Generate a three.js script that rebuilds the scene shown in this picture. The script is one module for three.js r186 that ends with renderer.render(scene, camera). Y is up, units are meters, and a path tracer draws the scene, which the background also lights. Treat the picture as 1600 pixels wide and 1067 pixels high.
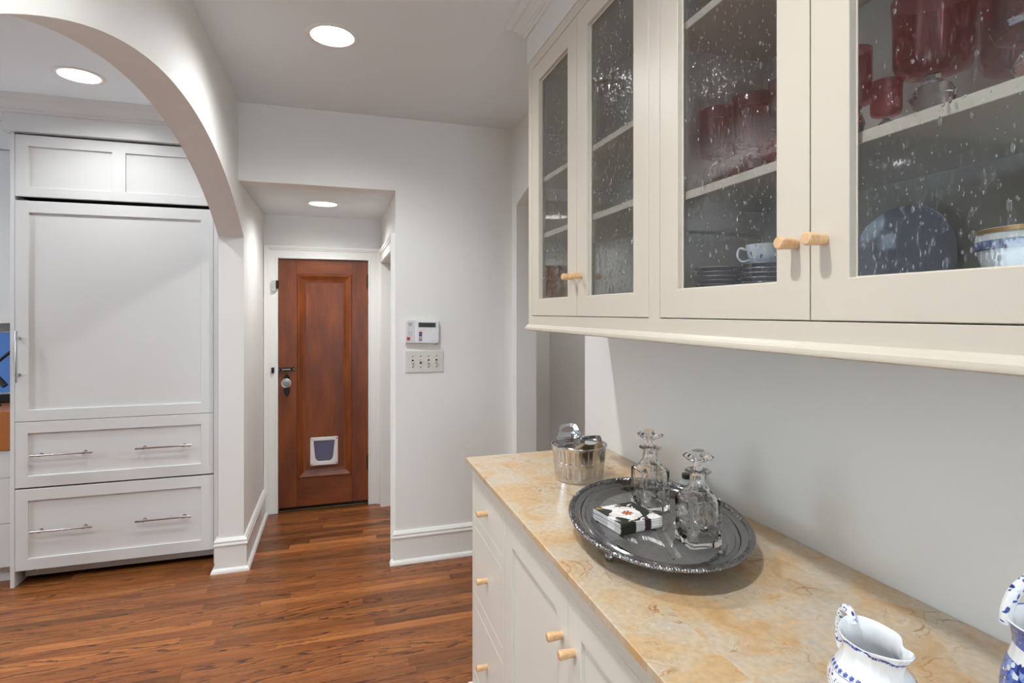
import * as THREE from 'three';
import { RoundedBoxGeometry } from 'three/addons/geometries/RoundedBoxGeometry.js';
import { mergeGeometries, mergeVertices, toCreasedNormals } from 'three/addons/utils/BufferGeometryUtils.js';

/* ------------------------------------------------------------------ camera, sky, exposure */
const scene = new THREE.Scene();
const W = 1600, H = 1067, FOCAL = 868, YAW = 17.46 * Math.PI / 180, EYE = 1.54;
const camera = new THREE.PerspectiveCamera(2 * Math.atan(H / 2 / FOCAL) * 180 / Math.PI, W / H, 0.05, 60);
camera.position.set(0, EYE, 0);
camera.rotation.y = -YAW;
camera.setViewOffset(W, H, 0, 46, W, H);                        // shifted lens: level camera, horizon above the middle
scene.background = new THREE.Color(0.76, 0.88, 1.0);            // daylight outside the windows
scene.backgroundIntensity = scene.environmentIntensity = 10.5;
const renderer = new THREE.WebGLRenderer({ antialias: true });
renderer.toneMapping = THREE.LinearToneMapping;
renderer.toneMappingExposure = 0.92;
renderer.shadowMap.enabled = true;
const LAMP = new THREE.Color(0.95, 0.985, 1.0);
const LAMP_POWER = 7.2;                                          // candela of one recessed lamp

/* ------------------------------------------------------------------ random, noise */
let seed = 12345;
const rnd = () => { seed = (seed + 0x6d2b79f5) | 0; let t = Math.imul(seed ^ (seed >>> 15), 1 | seed); t = (t + Math.imul(t ^ (t >>> 7), 61 | t)) ^ t; return ((t ^ (t >>> 14)) >>> 0) / 4294967296; };
const rr = (a, b) => a + (b - a) * rnd();
const PERM = new Uint8Array(512); { const p = [...Array(256).keys()]; for (let i = 255; i > 0; i--) { const j = Math.floor(rnd() * (i + 1)); [p[i], p[j]] = [p[j], p[i]]; } for (let i = 0; i < 512; i++) PERM[i] = p[i & 255]; }
const GX = [], GY = []; for (let i = 0; i < 256; i++) { const a = rnd() * 6.2832; GX.push(Math.cos(a)); GY.push(Math.sin(a)); }
function noise(x, y) {
  const ix = Math.floor(x), iy = Math.floor(y), fx = x - ix, fy = y - iy, X = ix & 255, Y = iy & 255;
  const a = PERM[PERM[X] + Y], b = PERM[PERM[(X + 1) & 255] + Y], c = PERM[PERM[X] + ((Y + 1) & 255)], d = PERM[PERM[(X + 1) & 255] + ((Y + 1) & 255)];
  const u = fx * fx * fx * (fx * (fx * 6 - 15) + 10), v = fy * fy * fy * (fy * (fy * 6 - 15) + 10);
  const p = GX[a] * fx + GY[a] * fy, q = GX[b] * (fx - 1) + GY[b] * fy, r = GX[c] * fx + GY[c] * (fy - 1), s = GX[d] * (fx - 1) + GY[d] * (fy - 1);
  return (p + u * (q - p) + v * (r - p + u * (s - r - q + p))) * 1.5;
}
const fbm = (x, y, n = 4) => { let s = 0, a = 0.5; for (let i = 0; i < n; i++) { s += a * noise(x, y); x = x * 2.03 + 7.1; y = y * 2.03 + 3.7; a *= 0.5; } return s; };
const clamp = (x, a = 0, b = 1) => Math.min(b, Math.max(a, x));
const smooth = (a, b, x) => { const t = clamp((x - a) / (b - a)); return t * t * (3 - 2 * t); };

/* ------------------------------------------------------------------ textures */
function dataTexture(w, h, fn, srgb = true) {
  const d = new Uint8Array(w * h * 4);
  for (let y = 0; y < h; y++) for (let x = 0; x < w; x++) { const c = fn(x / w, y / h, x, y), o = (y * w + x) * 4; d[o] = clamp(c[0], 0, 255); d[o + 1] = clamp(c[1], 0, 255); d[o + 2] = clamp(c[2], 0, 255); d[o + 3] = 255; }
  const t = new THREE.DataTexture(d, w, h); if (srgb) t.colorSpace = THREE.SRGBColorSpace;
  t.wrapS = t.wrapT = THREE.RepeatWrapping; t.magFilter = THREE.LinearFilter; t.minFilter = THREE.LinearMipmapLinearFilter; t.generateMipmaps = true; t.needsUpdate = true; return t;
}
function canvasTexture(w, h, draw, srgb = true) {
  const c = document.createElement('canvas'); c.width = w; c.height = h; draw(c.getContext('2d'), w, h);
  const t = new THREE.CanvasTexture(c); if (srgb) t.colorSpace = THREE.SRGBColorSpace; t.wrapS = t.wrapT = THREE.RepeatWrapping; return t;
}
const mix3 = (a, b, t) => [a[0] + (b[0] - a[0]) * t, a[1] + (b[1] - a[1]) * t, a[2] + (b[2] - a[2]) * t];

// stained oak: 16 boards of their own across, 2.4 m long
const BOARDS = 16, boards = [];
for (let i = 0; i < BOARDS; i++) boards.push({ plain: rnd() < 0.68, vc: rr(0.1, 0.9), k: rr(1.5, 4.2), slope: rr(4, 11), s: rnd() * 100, tone: rr(-0.5, 0.5) });
const oakMap = dataTexture(2048, 1024, (u, v) => {
  const bi = Math.min(BOARDS - 1, Math.floor(v * BOARDS)), b = boards[bi], t = v * BOARDS - bi, x = u * 2.4;
  const wob = fbm(x * 1.7 + b.s, t * 1.1 + b.s, 3);
  let ring = b.plain ? (t - b.vc) * (t - b.vc) * b.k * 3.6 + x * b.slope * 0.8 + wob * 2.2 : t * 2.6 + wob * 2.0 + x * 0.35;
  ring += 0.16 * noise(x * 26, t * 8 + b.s);
  const fr = ring - Math.floor(ring), gate = smooth(-0.3, 0.3, noise(x * 1.9 + b.s * 3, t * 1.2 + b.s));
  let dark = smooth(0.5, 0.9, fr) * (1 - smooth(0.94, 1.0, fr)) * (b.plain ? 0.28 + 0.72 * gate : 0.18 + 0.45 * gate);
  dark *= 0.6 + 0.4 * smooth(-0.3, 0.3, noise(x * 60 + b.s, t * 22));
  const pore = smooth(0.3, 0.85, noise(x * 30 + b.s, t * 34)) * (0.10 + 0.35 * gate);
  const flake = b.plain ? 0 : 0.16 * smooth(0.0, 0.6, noise(x * 22 + b.s, t * 5 + x * 3));
  const base = mix3([128, 75, 38], [172, 108, 58], clamp(0.5 + b.tone * 0.5 + 0.6 * fbm(x * 3 + b.s, t * 2.2, 3) + flake));
  return mix3(base, [50, 25, 17], clamp(dark * 1.05 + pore * 0.8));
});
// cream and gold marble, 0.7 m x 2.1 m
const marbleMap = dataTexture(1024, 2048, (u, v) => {
  const x = u * 0.7, y = v * 2.1, wx = fbm(x * 6, y * 6, 3) * 0.12, wy = fbm(x * 6 + 40, y * 6 + 9, 3) * 0.12, X = x + wx, Y = y + wy;
  const big = fbm(X * 5.5, Y * 5.5 + 11, 5), mid = fbm(X * 17, Y * 17 + 3, 5), fine = fbm(x * 70, y * 70, 3);
  let c = mix3([218, 198, 168], [220, 184, 136], smooth(-0.2, 0.35, big + 0.55 * mid));
  c = mix3(c, [209, 200, 186], smooth(0.0, 0.5, -big * 0.8 + 0.9 * mid) * 0.6);
  c = mix3(c, [208, 160, 102], smooth(0.14, 0.5, mid * 0.9 + 0.35 * big + 0.2 * fine) * 0.65);
  c = mix3(c, [232, 224, 208], smooth(0.42, 0.62, fbm(X * 15 + 70, Y * 15, 4) + 0.15 * fine) * 0.8);
  const r1 = Math.abs(fbm(X * 9 + 20, Y * 9, 6)), r2 = Math.abs(fbm(X * 22 + 5, Y * 22 + 60, 5));
  const gate = smooth(0.02, 0.3, fbm(x * 7 + 9, y * 7 + 33, 3)), gate2 = smooth(0.06, 0.34, fbm(x * 9 + 90, y * 9 + 13, 3));
  c = mix3(c, [190, 132, 74], (1 - smooth(0.0, 0.07, r1)) * gate * 0.45);
  c = mix3(c, [118, 80, 48], (1 - smooth(0.0, 0.010, r1)) * gate * 0.65);
  c = mix3(c, [112, 82, 56], (1 - smooth(0.0, 0.012, r2)) * gate2 * 0.6);
  const k = 1 + fine * 0.10; return [c[0] * k, c[1] * k, c[2] * k];
});
// reddish brown stained mahogany, grain along v, worn spots
const mahoganyMap = dataTexture(512, 2048, (u, v) => {
  const x = u * 0.5, y = v * 2.1, g = noise(x * 120 + fbm(x * 4, y * 2, 3) * 8, y * 3.2), m = fbm(x * 9, y * 2.2, 4), p = smooth(0.25, 0.8, noise(x * 420, y * 14));
  let c = mix3([94, 40, 13], [148, 74, 25], clamp(0.5 + m * 0.75 + g * 0.18));
  c = mix3(c, [45, 17, 8], p * 0.22);
  const sp = noise(x * 90 + 3, y * 40 + 8); if (sp > 0.95) c = mix3(c, [190, 130, 80], 0.7);
  return c;
});
// glass with droplets and vertical ripple (a height map)
const dropH = (() => {
  const w = 1024, h = 2048, a = new Float32Array(w * h);
  for (let y = 0; y < h; y++) for (let x = 0; x < w; x++) a[y * w + x] = 0.16 + 0.10 * fbm(x / 90, y / 260, 3) + 0.012 * noise(x / 9, y / 22);
  for (let i = 0; i < 2300; i++) {
    const big = rnd() < 0.12, rx = big ? rr(6, 12) : rr(2.2, 5.5), ry = rx * rr(1.4, 3.4), cx = rnd() * w, cy = rnd() * h, hh = (big ? rr(0.3, 0.7) : rr(0.15, 0.42)) * (rnd() < 0.25 ? -0.4 : 1);
    for (let y = Math.ceil(cy - ry); y <= cy + ry; y++) for (let x = Math.ceil(cx - rx); x <= cx + rx; x++) {
      const d = ((x - cx) / rx) ** 2 + ((y - cy) / ry) ** 2; if (d < 1) a[(((y % h) + h) % h) * w + (((x % w) + w) % w)] += hh * Math.pow(1 - d, 0.75);
    }
  }
  return dataTexture(w, h, (u, v, x, y) => { const k = 255 * clamp(a[y * w + x]); return [k, k, k]; }, false);
})();
const scuffMap = dataTexture(512, 512, (u, v) => { const s = 120 + 90 * fbm(u * 9, v * 9, 5) + 40 * smooth(0.3, 0.7, noise(u * 200, v * 12)) + 40 * smooth(0.3, 0.7, noise(u * 14, v * 220)); return [s, s, s]; }, false);
const paintBump = dataTexture(512, 512, (u, v) => { const s = 128 + 90 * fbm(u * 40, v * 40, 4); return [s, s, s]; }, false);
const turnedMap = dataTexture(256, 256, (u, v) => { const g = noise(u * 6, v * 40) * 0.5 + noise(u * 3, v * 120) * 0.35; return mix3([212, 166, 118], [228, 190, 146], clamp(0.5 + g)); });

/* ------------------------------------------------------------------ materials */
const std = (o) => new THREE.MeshStandardMaterial(o), phy = (o) => new THREE.MeshPhysicalMaterial(o);
const lin = (r, g, b) => new THREE.Color().setRGB(r, g, b);
const M = {
  wall: std({ color: lin(0.83, 0.815, 0.78), roughness: 0.62 }),
  ceiling: std({ color: lin(0.81, 0.845, 0.87), roughness: 0.9 }),
  trim: std({ color: lin(0.84, 0.825, 0.785), roughness: 0.3 }),
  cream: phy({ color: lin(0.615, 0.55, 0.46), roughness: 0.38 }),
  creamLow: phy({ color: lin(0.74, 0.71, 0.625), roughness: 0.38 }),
  kitchen: phy({ color: lin(0.72, 0.715, 0.70), roughness: 0.34 }),
  interior: std({ color: lin(0.60, 0.58, 0.53), roughness: 0.6 }),
  oak: [0, 1, 2, 3, 4, 5].map((i) => { const k = [0.52, 0.76, 0.96, 1.22, 0.62, 0.86][i], w = [1, 0.97, 1, 1.03, 1.04, 0.94][i]; return phy({ map: oakMap, color: lin(k, k * w * 0.96, k * w * 0.88), roughness: 0.33, bumpMap: oakMap, bumpScale: 0.0002 }); }),
  subfloor: std({ color: lin(0.03, 0.015, 0.008), roughness: 0.9 }),
  marble: phy({ map: marbleMap, color: lin(0.86, 0.855, 0.88), roughness: 0.3, clearcoat: 0.25, clearcoatRoughness: 0.2 }),
  mahogany: phy({ map: mahoganyMap, color: lin(0.92, 0.92, 0.56), roughness: 0.36, bumpMap: mahoganyMap, bumpScale: 0.0002 }),
  maple: phy({ map: turnedMap, roughness: 0.28, clearcoat: 0.5, clearcoatRoughness: 0.15 }),
  chrome: std({ color: lin(0.66, 0.66, 0.66), metalness: 1, roughness: 0.14 }),
  silver: std({ color: lin(0.58, 0.58, 0.59), metalness: 1, roughness: 0.07 }),
  tarnish: std({ color: lin(0.25, 0.25, 0.258), metalness: 1, roughness: 0.34, roughnessMap: scuffMap }),
  scuffed: std({ color: lin(0.34, 0.335, 0.325), metalness: 0.9, roughness: 0.85, roughnessMap: scuffMap }),
  tarnishRim: std({ color: lin(0.27, 0.27, 0.28), metalness: 1, roughness: 0.2 }),
  iron: std({ color: lin(0.03, 0.027, 0.024), metalness: 0.8, roughness: 0.42 }),
  brassDark: std({ color: lin(0.10, 0.07, 0.04), metalness: 1, roughness: 0.4 }),
  pane: phy({ color: lin(0.86, 0.875, 0.88), transmission: 1, thickness: 0, roughness: 0.03, ior: 1.52, bumpMap: dropH, bumpScale: 0.0009 }),
  bead: phy({ color: lin(0.97, 0.98, 0.99), transmission: 1, thickness: 0.002, roughness: 0.0, ior: 1.5 }),
  clearPane: phy({ color: lin(0.95, 0.97, 0.98), transmission: 1, thickness: 0, roughness: 0.0, ior: 1.5 }),
  crystal: phy({ color: lin(0.985, 0.99, 0.99), transmission: 1, thickness: 0.02, roughness: 0.0, ior: 1.5 }),
  ruby: phy({ color: lin(0.84, 0.38, 0.44), transmission: 1, thickness: 0, roughness: 0.06, ior: 1.5 }),
  goblet: phy({ color: lin(0.92, 0.93, 0.94), transmission: 1, thickness: 0.01, roughness: 0.0, ior: 1.5 }),
  plastic: std({ color: lin(0.66, 0.65, 0.67), roughness: 0.45 }),
  plate: std({ color: lin(0.66, 0.64, 0.58), roughness: 0.35 }),
  porcelain: phy({ color: lin(0.82, 0.82, 0.81), roughness: 0.12, clearcoat: 0.6, clearcoatRoughness: 0.05 }),
  black: std({ color: lin(0.012, 0.012, 0.014), roughness: 0.4 }),
  butcher: phy({ color: lin(0.42, 0.15, 0.045), roughness: 0.35 }),
  reflector: std({ color: lin(0.9, 0.9, 0.9), roughness: 0.35 }),
  bulb: std({ color: lin(0.9, 0.9, 0.9), emissive: lin(1, 0.97, 0.93), emissiveIntensity: 10, roughness: 0.5 }),
  dark: std({ color: lin(0.02, 0.02, 0.02), roughness: 0.9 }),
};

/* ------------------------------------------------------------------ geometry helpers */
const V3 = (x, y, z) => new THREE.Vector3(x, y, z);
function prep(g) {                                              // position, normal and uv only, without index
  g = g.index ? g.toNonIndexed() : g;
  for (const k of Object.keys(g.attributes)) if (!['position', 'normal', 'uv'].includes(k)) g.deleteAttribute(k);
  if (!g.attributes.normal) g.computeVertexNormals();
  if (!g.attributes.uv) g.setAttribute('uv', new THREE.BufferAttribute(new Float32Array(g.attributes.position.count * 2), 2));
  return g;
}
const join = (list) => list.length === 1 ? list[0] : mergeGeometries(list.map(prep));
function outward(g) {                                           // turns a closed mesh right side out
  g = g.index ? g.toNonIndexed() : g; const p = g.attributes.position, uv = g.attributes.uv; let vol = 0; const a = V3(), b = V3(), c = V3();
  for (let i = 0; i < p.count; i += 3) { a.fromBufferAttribute(p, i); b.fromBufferAttribute(p, i + 1); c.fromBufferAttribute(p, i + 2); vol += a.dot(b.cross(c)); }
  if (vol < 0) for (let i = 0; i < p.count; i += 3) for (const t of [p, uv]) if (t) for (let k = 0; k < t.itemSize; k++) { const o = t.array, s = t.itemSize, q = o[(i + 1) * s + k]; o[(i + 1) * s + k] = o[(i + 2) * s + k]; o[(i + 2) * s + k] = q; }
  return g;
}
function creased(g, angle = 0.6) { g = outward(g); g.deleteAttribute('normal'); g.computeVertexNormals(); return toCreasedNormals(g, angle); }
const bx = (x0, x1, y0, y1, z0, z1, r = 0) => {
  const w = x1 - x0, h = y1 - y0, d = z1 - z0;
  const g = r > 0 ? new RoundedBoxGeometry(w, h, d, 2, Math.min(r, w / 2.01, h / 2.01, d / 2.01)) : new THREE.BoxGeometry(w, h, d);
  return g.translate((x0 + x1) / 2, (y0 + y1) / 2, (z0 + z1) / 2);
};
function metric(g, sx = 1, sy = 1, ax = 'xy', ox = 0, oy = 0) { // planar uv in metres from two axes
  const p = g.attributes.position, uv = new Float32Array(p.count * 2), at = { x: 'getX', y: 'getY', z: 'getZ' };
  for (let i = 0; i < p.count; i++) { uv[2 * i] = p[at[ax[0]]](i) / sx + ox; uv[2 * i + 1] = p[at[ax[1]]](i) / sy + oy; }
  g.setAttribute('uv', new THREE.BufferAttribute(uv, 2)); return g;
}
const rect = (x0, x1, y0, y1) => [[x0, y0], [x1, y0], [x1, y1], [x0, y1]];
function panelShape(outline, holes = []) {
  const s = new THREE.Shape(outline.map(([x, y]) => new THREE.Vector2(x, y)));
  for (const h of holes) s.holes.push(new THREE.Path(h.map(([x, y]) => new THREE.Vector2(x, y))));
  return s;
}
// a board cut to an outline with openings, its face at z = 0 and its back at z = -t
function board(outline, holes, t, bevel = 0.001, crease = 0.5) {
  const g = new THREE.ExtrudeGeometry(panelShape(outline, holes), { depth: t - (bevel ? 2 * bevel : 0), bevelEnabled: bevel > 0, bevelThickness: bevel, bevelSize: bevel, bevelOffset: -bevel, bevelSegments: 1, curveSegments: 24 });
  g.translate(0, 0, -t + bevel); return creased(g, crease);
}
const circle = (cx, cy, r, n = 48) => [...Array(n)].map((_, i) => [cx + r * Math.cos(2 * Math.PI * i / n), cy + r * Math.sin(2 * Math.PI * i / n)]);
function mapped(g, fn) { const p = g.attributes.position, q = V3(); for (let i = 0; i < p.count; i++) { const r = fn(p.getX(i), p.getY(i), p.getZ(i)); p.setXYZ(i, r[0], r[1], r[2]); } return g; }
// a moulding: profile [offset to the left of the path, height above its plane] mitred along a path
function sweep(path, prof, map, closed = false, crease = 0.45) {
  const n = path.length, dir = [], rings = [];
  for (let i = 0; i < n; i++) { const a = path[i], b = path[(i + 1) % n], l = Math.hypot(b[0] - a[0], b[1] - a[1]); dir.push([(b[0] - a[0]) / l, (b[1] - a[1]) / l]); }
  for (let i = 0; i < n; i++) {
    const d1 = i || closed ? dir[(i - 1 + n) % n] : dir[0], d2 = i < n - 1 || closed ? dir[i] : dir[n - 2], n1 = [-d1[1], d1[0]], n2 = [-d2[1], d2[0]], k = 1 + n1[0] * n2[0] + n1[1] * n2[1], m = [(n1[0] + n2[0]) / k, (n1[1] + n2[1]) / k];
    rings.push(prof.map(([o, h]) => map(path[i][0] + m[0] * o, path[i][1] + m[1] * o, h)));
  }
  const pos = [], m = prof.length, tri = (a, b, c) => pos.push(...a, ...b, ...c);
  for (let i = 0; i < (closed ? n : n - 1); i++) for (let j = 0; j < m; j++) { const A = rings[i], B = rings[(i + 1) % n], k = (j + 1) % m; tri(A[j], B[j], B[k]); tri(A[j], B[k], A[k]); }
  if (!closed) { const f = THREE.ShapeUtils.triangulateShape(prof.map(([x, y]) => new THREE.Vector2(x, y)), []); for (const [a, b, c] of f) { tri(rings[0][a], rings[0][b], rings[0][c]); tri(rings[n - 1][a], rings[n - 1][c], rings[n - 1][b]); } }
  const g = new THREE.BufferGeometry(); g.setAttribute('position', new THREE.Float32BufferAttribute(pos, 3));
  return creased(g, crease);
}
// closed rings of equal count joined in order; the first and last ring may be filled
function loft(rings, { caps = [true, true], closed = false, crease = 0.6, uv = false } = {}) {
  const m = rings[0].length, n = rings.length, pos = [], uvs = [], idx = [];
  for (let i = 0; i < n; i++) for (let j = 0; j <= m; j++) { const p = rings[i][j % m]; pos.push(p[0], p[1], p[2]); uvs.push(j / m, i / (n - 1)); }
  for (let i = 0; i < (closed ? n : n - 1); i++) for (let j = 0; j < m; j++) { const a = i * (m + 1) + j, b = ((i + 1) % n) * (m + 1) + j; idx.push(a, b, b + 1, a, b + 1, a + 1); }
  if (!closed) for (const [k, r] of [[0, 0], [1, n - 1]]) if (caps[k]) { const c = pos.length / 3, s = [0, 0, 0]; for (const p of rings[r]) for (let q = 0; q < 3; q++) s[q] += p[q] / m; pos.push(...s); uvs.push(0.5, k); for (let j = 0; j < m; j++) { const a = r * (m + 1) + j; k ? idx.push(a, c, a + 1) : idx.push(a, a + 1, c); } }
  const g = new THREE.BufferGeometry(); g.setAttribute('position', new THREE.Float32BufferAttribute(pos, 3)); g.setAttribute('uv', new THREE.Float32BufferAttribute(uvs, 2)); g.setIndex(idx);
  return creased(g, crease);
}
const lathe = (pts, n = 48) => new THREE.LatheGeometry(pts.map(([r, y]) => new THREE.Vector2(Math.max(r, 0), y)), n);
const tube = (pts, r, n = 40, m = 10, closed = false) => new THREE.TubeGeometry(new THREE.CatmullRomCurve3(pts.map((p) => V3(...p)), closed, 'centripetal'), n, r, m, closed);
const rod = (a, b, r, n = 16) => { const A = V3(...a), B = V3(...b), l = A.distanceTo(B), g = new THREE.CylinderGeometry(r, r, l, n); g.applyQuaternion(new THREE.Quaternion().setFromUnitVectors(V3(0, 1, 0), B.clone().sub(A).normalize())); return g.translate((A.x + B.x) / 2, (A.y + B.y) / 2, (A.z + B.z) / 2); };

/* ------------------------------------------------------------------ scene helpers */
const names = new Map();
function numbered(name) { const n = names.get(name) ?? 0; names.set(name, n + 1); return n ? name + '_' + String(n).padStart(3, '0') : name; }
function part(name, g, m, parent, label) {
  const o = new THREE.Mesh(g, m); o.name = name; o.castShadow = o.receiveShadow = true; if (label) o.userData.label = label; parent.add(o); return o;
}
function tag(o, label, category, group) { o.userData.label = label; o.userData.category = category; if (group) o.userData.group = group; return o; }
function thing(name, label, category, [x, y, z] = [0, 0, 0], turn = 0, group) {
  const o = new THREE.Group(); o.name = numbered(name); o.position.set(x, y, z); o.rotation.y = turn; scene.add(o); return tag(o, label, category, group);
}
function struct(name, g, m, label) {
  const o = g ? new THREE.Mesh(g, m) : new THREE.Group(); o.name = name; o.castShadow = o.receiveShadow = true; o.userData.kind = 'structure'; if (label) o.userData.label = label; scene.add(o); return o;
}
function copy(src, [x, y, z], turn, label) { const o = src.clone(); o.name = numbered(src.name.replace(/_\d{3}$/, '')); o.position.set(x, y, z); o.rotation.y = turn; o.userData = { ...src.userData }; if (label) o.userData.label = label; scene.add(o); return o; }

/* ------------------------------------------------------------------ the shell: sizes */
const CEIL = 2.73, XL = -0.535, XLK = -0.673, ZF = -3.463, ZD = -4.6, SOFFIT = 2.285, XH = 0.341;
const xr = (z) => 1.089 + 0.0169 * (z + 3.463);                 // the right wall stands one degree out of square
const lampSpots = [[-0.02, -2.516], [-0.07, -0.76], [-0.25, 1.35], [-1.238, -3.32], [-2.75, -3.32], [-1.238, -1.5], [-2.75, -1.5], [1.72, -4.25]];

// floor of narrow oak strips laid across the room
const floor = struct('floor', null, null, 'stained oak strip floor of narrow boards');
part('subfloor', bx(-4.3, 2.15, -0.15, -0.02, -5.3, 2.75), M.subfloor, floor);
{
  const rest = [], rows = 0.06; let k = 0;
  for (let z = -5.2; z < 2.6; z += rows) {
    let x = -4.2 - rnd() * 0.8;
    while (x < 2.03) {
      const l = rr(0.42, 1.35), x0 = Math.max(x, -4.2), x1 = Math.min(x + l, 2.03); x += l; if (x1 - x0 < 0.02) continue;
      const drop = rnd() * 0.0003, g = bx(x0, x1 - 0.0009, -0.02, -drop, z, z + rows - 0.0009), p = g.attributes.position, uv = g.attributes.uv, b = Math.floor(rnd() * BOARDS), u0 = rnd(), flip = rnd() < 0.5;
      for (let i = 0; i < p.count; i++) { const t = (p.getZ(i) - z) / rows; uv.setXY(i, u0 + (p.getX(i) - x0) / 2.4, (b + 0.02 + 0.96 * (flip ? 1 - t : t)) / BOARDS); }
      const m = k++ % 6 === 0 ? Math.floor(rnd() * 6) : [1, 2, 3, 5, 2, 4][Math.floor(rnd() * 6)];
      if (x1 > -1.95 && x0 < 0.75 && z > -4.64 && z < -1.85) part('plank', g, M.oak[m], floor);
      else (rest[m] ??= []).push(g);
    }
  }
  rest.forEach((list, m) => { const o = part('plank_field', join(list), M.oak[m], floor); o.userData.kind = 'stuff'; });
}

// left wall with the wide segmental arch to the kitchen
{
  const za = -3.664, zb = -1.05, sp = 1.99, R = 2.658, zc = (za + zb) / 2, yc = 2.333 - R, pts = [[-4.72, 0], [za, 0]], n = 44, a0 = Math.asin((zb - zc) / R);
  for (let i = 0; i <= n; i++) { const a = -a0 + 2 * a0 * i / n; pts.push([zc + R * Math.sin(a), yc + R * Math.cos(a)]); }
  pts.push([zb, 0], [2.6, 0], [2.6, CEIL], [-4.72, CEIL]);
  struct('wall_left', creased(mapped(board(pts, [], XL - XLK, 0), (x, y, z) => [XL + z, y, x]), 0.35), M.wall, 'white plaster wall with a wide arch into the kitchen');
}
// right wall behind the counter, with a narrower arched opening beyond the cabinets
{
  const za = -3.37, zb = -2.381, R = 1.23, zc = (za + zb) / 2, a0 = Math.asin((zb - za) / 2 / R), yc = 2.22 - R * Math.cos(a0), pts = [[-3.62, 0], [za, 0]], n = 28;
  for (let i = 0; i <= n; i++) { const a = -a0 + 2 * a0 * i / n; pts.push([zc + R * Math.sin(a), yc + R * Math.cos(a)]); }
  pts.push([zb, 0], [2.6, 0], [2.6, CEIL], [-3.62, CEIL]);
  struct('wall_right', creased(mapped(board(pts, [], 0.134, 0), (x, y, z) => [xr(x) - z, y, x]), 0.35), M.wall, 'white plaster wall behind the marble counter');
}
struct('wall_far', board([[XL, SOFFIT], [XH, SOFFIT], [XH, 0], [xr(ZF) + 0.003, 0], [xr(ZF) + 0.003, CEIL], [XL, CEIL]], [], 0.12, 0).translate(0, 0, ZF), M.wall, 'white wall with the low opening to the back hall');
struct('wall_hall_right', mapped(board([[-4.72, 0], [-4.5, 0], [-4.5, 1.93], [-3.59, 1.93], [-3.59, 0], [-3.584, 0], [-3.584, CEIL], [-4.72, CEIL]], [], 0.12, 0), (x, y, z) => [XH - z, y, x]), M.wall, 'right side wall of the back hall');
creasedFix('wall_hall_right');
struct('wall_hall_back', board([[XL, 0], [-0.433, 0], [-0.433, 1.952], [0.237, 1.952], [0.237, 0], [XH, 0], [XH, CEIL], [XL, CEIL]], [], 0.12, 0).translate(0, 0, ZD), M.wall, 'end wall of the back hall around the brown door');
struct('ceiling_hall', mapped(board(rect(XL, XH, 3.584, 4.6), [circle(-0.093, 4.03, 0.094)], 0.11, 0), (x, y, z) => [x, SOFFIT - z, -y]), M.ceiling, 'low white ceiling of the back hall');
creasedFix('ceiling_hall');
struct('ceiling', mapped(board(rect(-4.3, 2.15, -2.75, 5.3), lampSpots.map(([x, z]) => circle(x, -z, 0.094)), 0.12, 0), (x, y, z) => [x, CEIL - z, -y]), M.ceiling, 'flat white ceiling with recessed lamps');
creasedFix('ceiling');
function creasedFix(name) { const o = scene.getObjectByName(name); o.geometry = creased(o.geometry, 0.4); }
struct('wall_kitchen_back', bx(-4.2, XLK - 0.001, 0, CEIL, -4.62, -4.5), M.wall, 'kitchen wall behind the refrigerator');
struct('wall_passage', bx(2.03, 2.15, 0, CEIL, -5.2, 2.6), M.wall, 'grey lit wall of the passage beyond the arched opening');
struct('wall_back', bx(-4.3, 2.15, 0, CEIL, -5.32, -5.2), M.wall, 'outer wall beyond the hall');
struct('wall_front', board(rect(-4.3, 2.15, 0, CEIL), [rect(-0.42, 0.78, 0.75, 2.25)], 0.12, 0).translate(0, 0, 2.72), std({ color: lin(0.13, 0.16, 0.21), roughness: 0.6 }), 'wall behind the camera');
struct('wall_kitchen_left', mapped(board(rect(-5.2, 2.6, 0, CEIL), [rect(-3.6, -2.0, 1.08, 2.25)], 0.12, 0), (x, y, z) => [-4.2 + z, y, x]), M.wall, 'kitchen wall with a window');
creasedFix('wall_kitchen_left');
function windowUnit(name, w, h, x, y, z, turn) {
  const o = struct(name, null, null, 'white framed window'); o.position.set(x, y, z); o.rotation.y = turn;
  part('window_frame', board(rect(-w / 2, w / 2, 0, h), [rect(-w / 2 + 0.05, -0.02, 0.05, h / 2 - 0.02), rect(0.02, w / 2 - 0.05, 0.05, h / 2 - 0.02), rect(-w / 2 + 0.05, -0.02, h / 2 + 0.02, h - 0.05), rect(0.02, w / 2 - 0.05, h / 2 + 0.02, h - 0.05)], 0.05), M.trim, o);
  part('pane', bx(-w / 2 + 0.04, w / 2 - 0.04, 0.04, h - 0.04, -0.028, -0.022), M.clearPane, o);
  part('window_casing', sweep([[-w / 2, 0], [-w / 2, h], [w / 2, h], [w / 2, 0]], [[0, 0], [0, 0.015], [0.09, 0.022], [0.09, 0]], (a, b, n) => [a, b, n + 0.031]), M.trim, o);
}
windowUnit('window_1', 1.6, 1.17, -4.232, 1.08, -2.8, Math.PI / 2);
windowUnit('window_2', 1.2, 1.5, 0.18, 0.75, 2.632, Math.PI);

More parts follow.
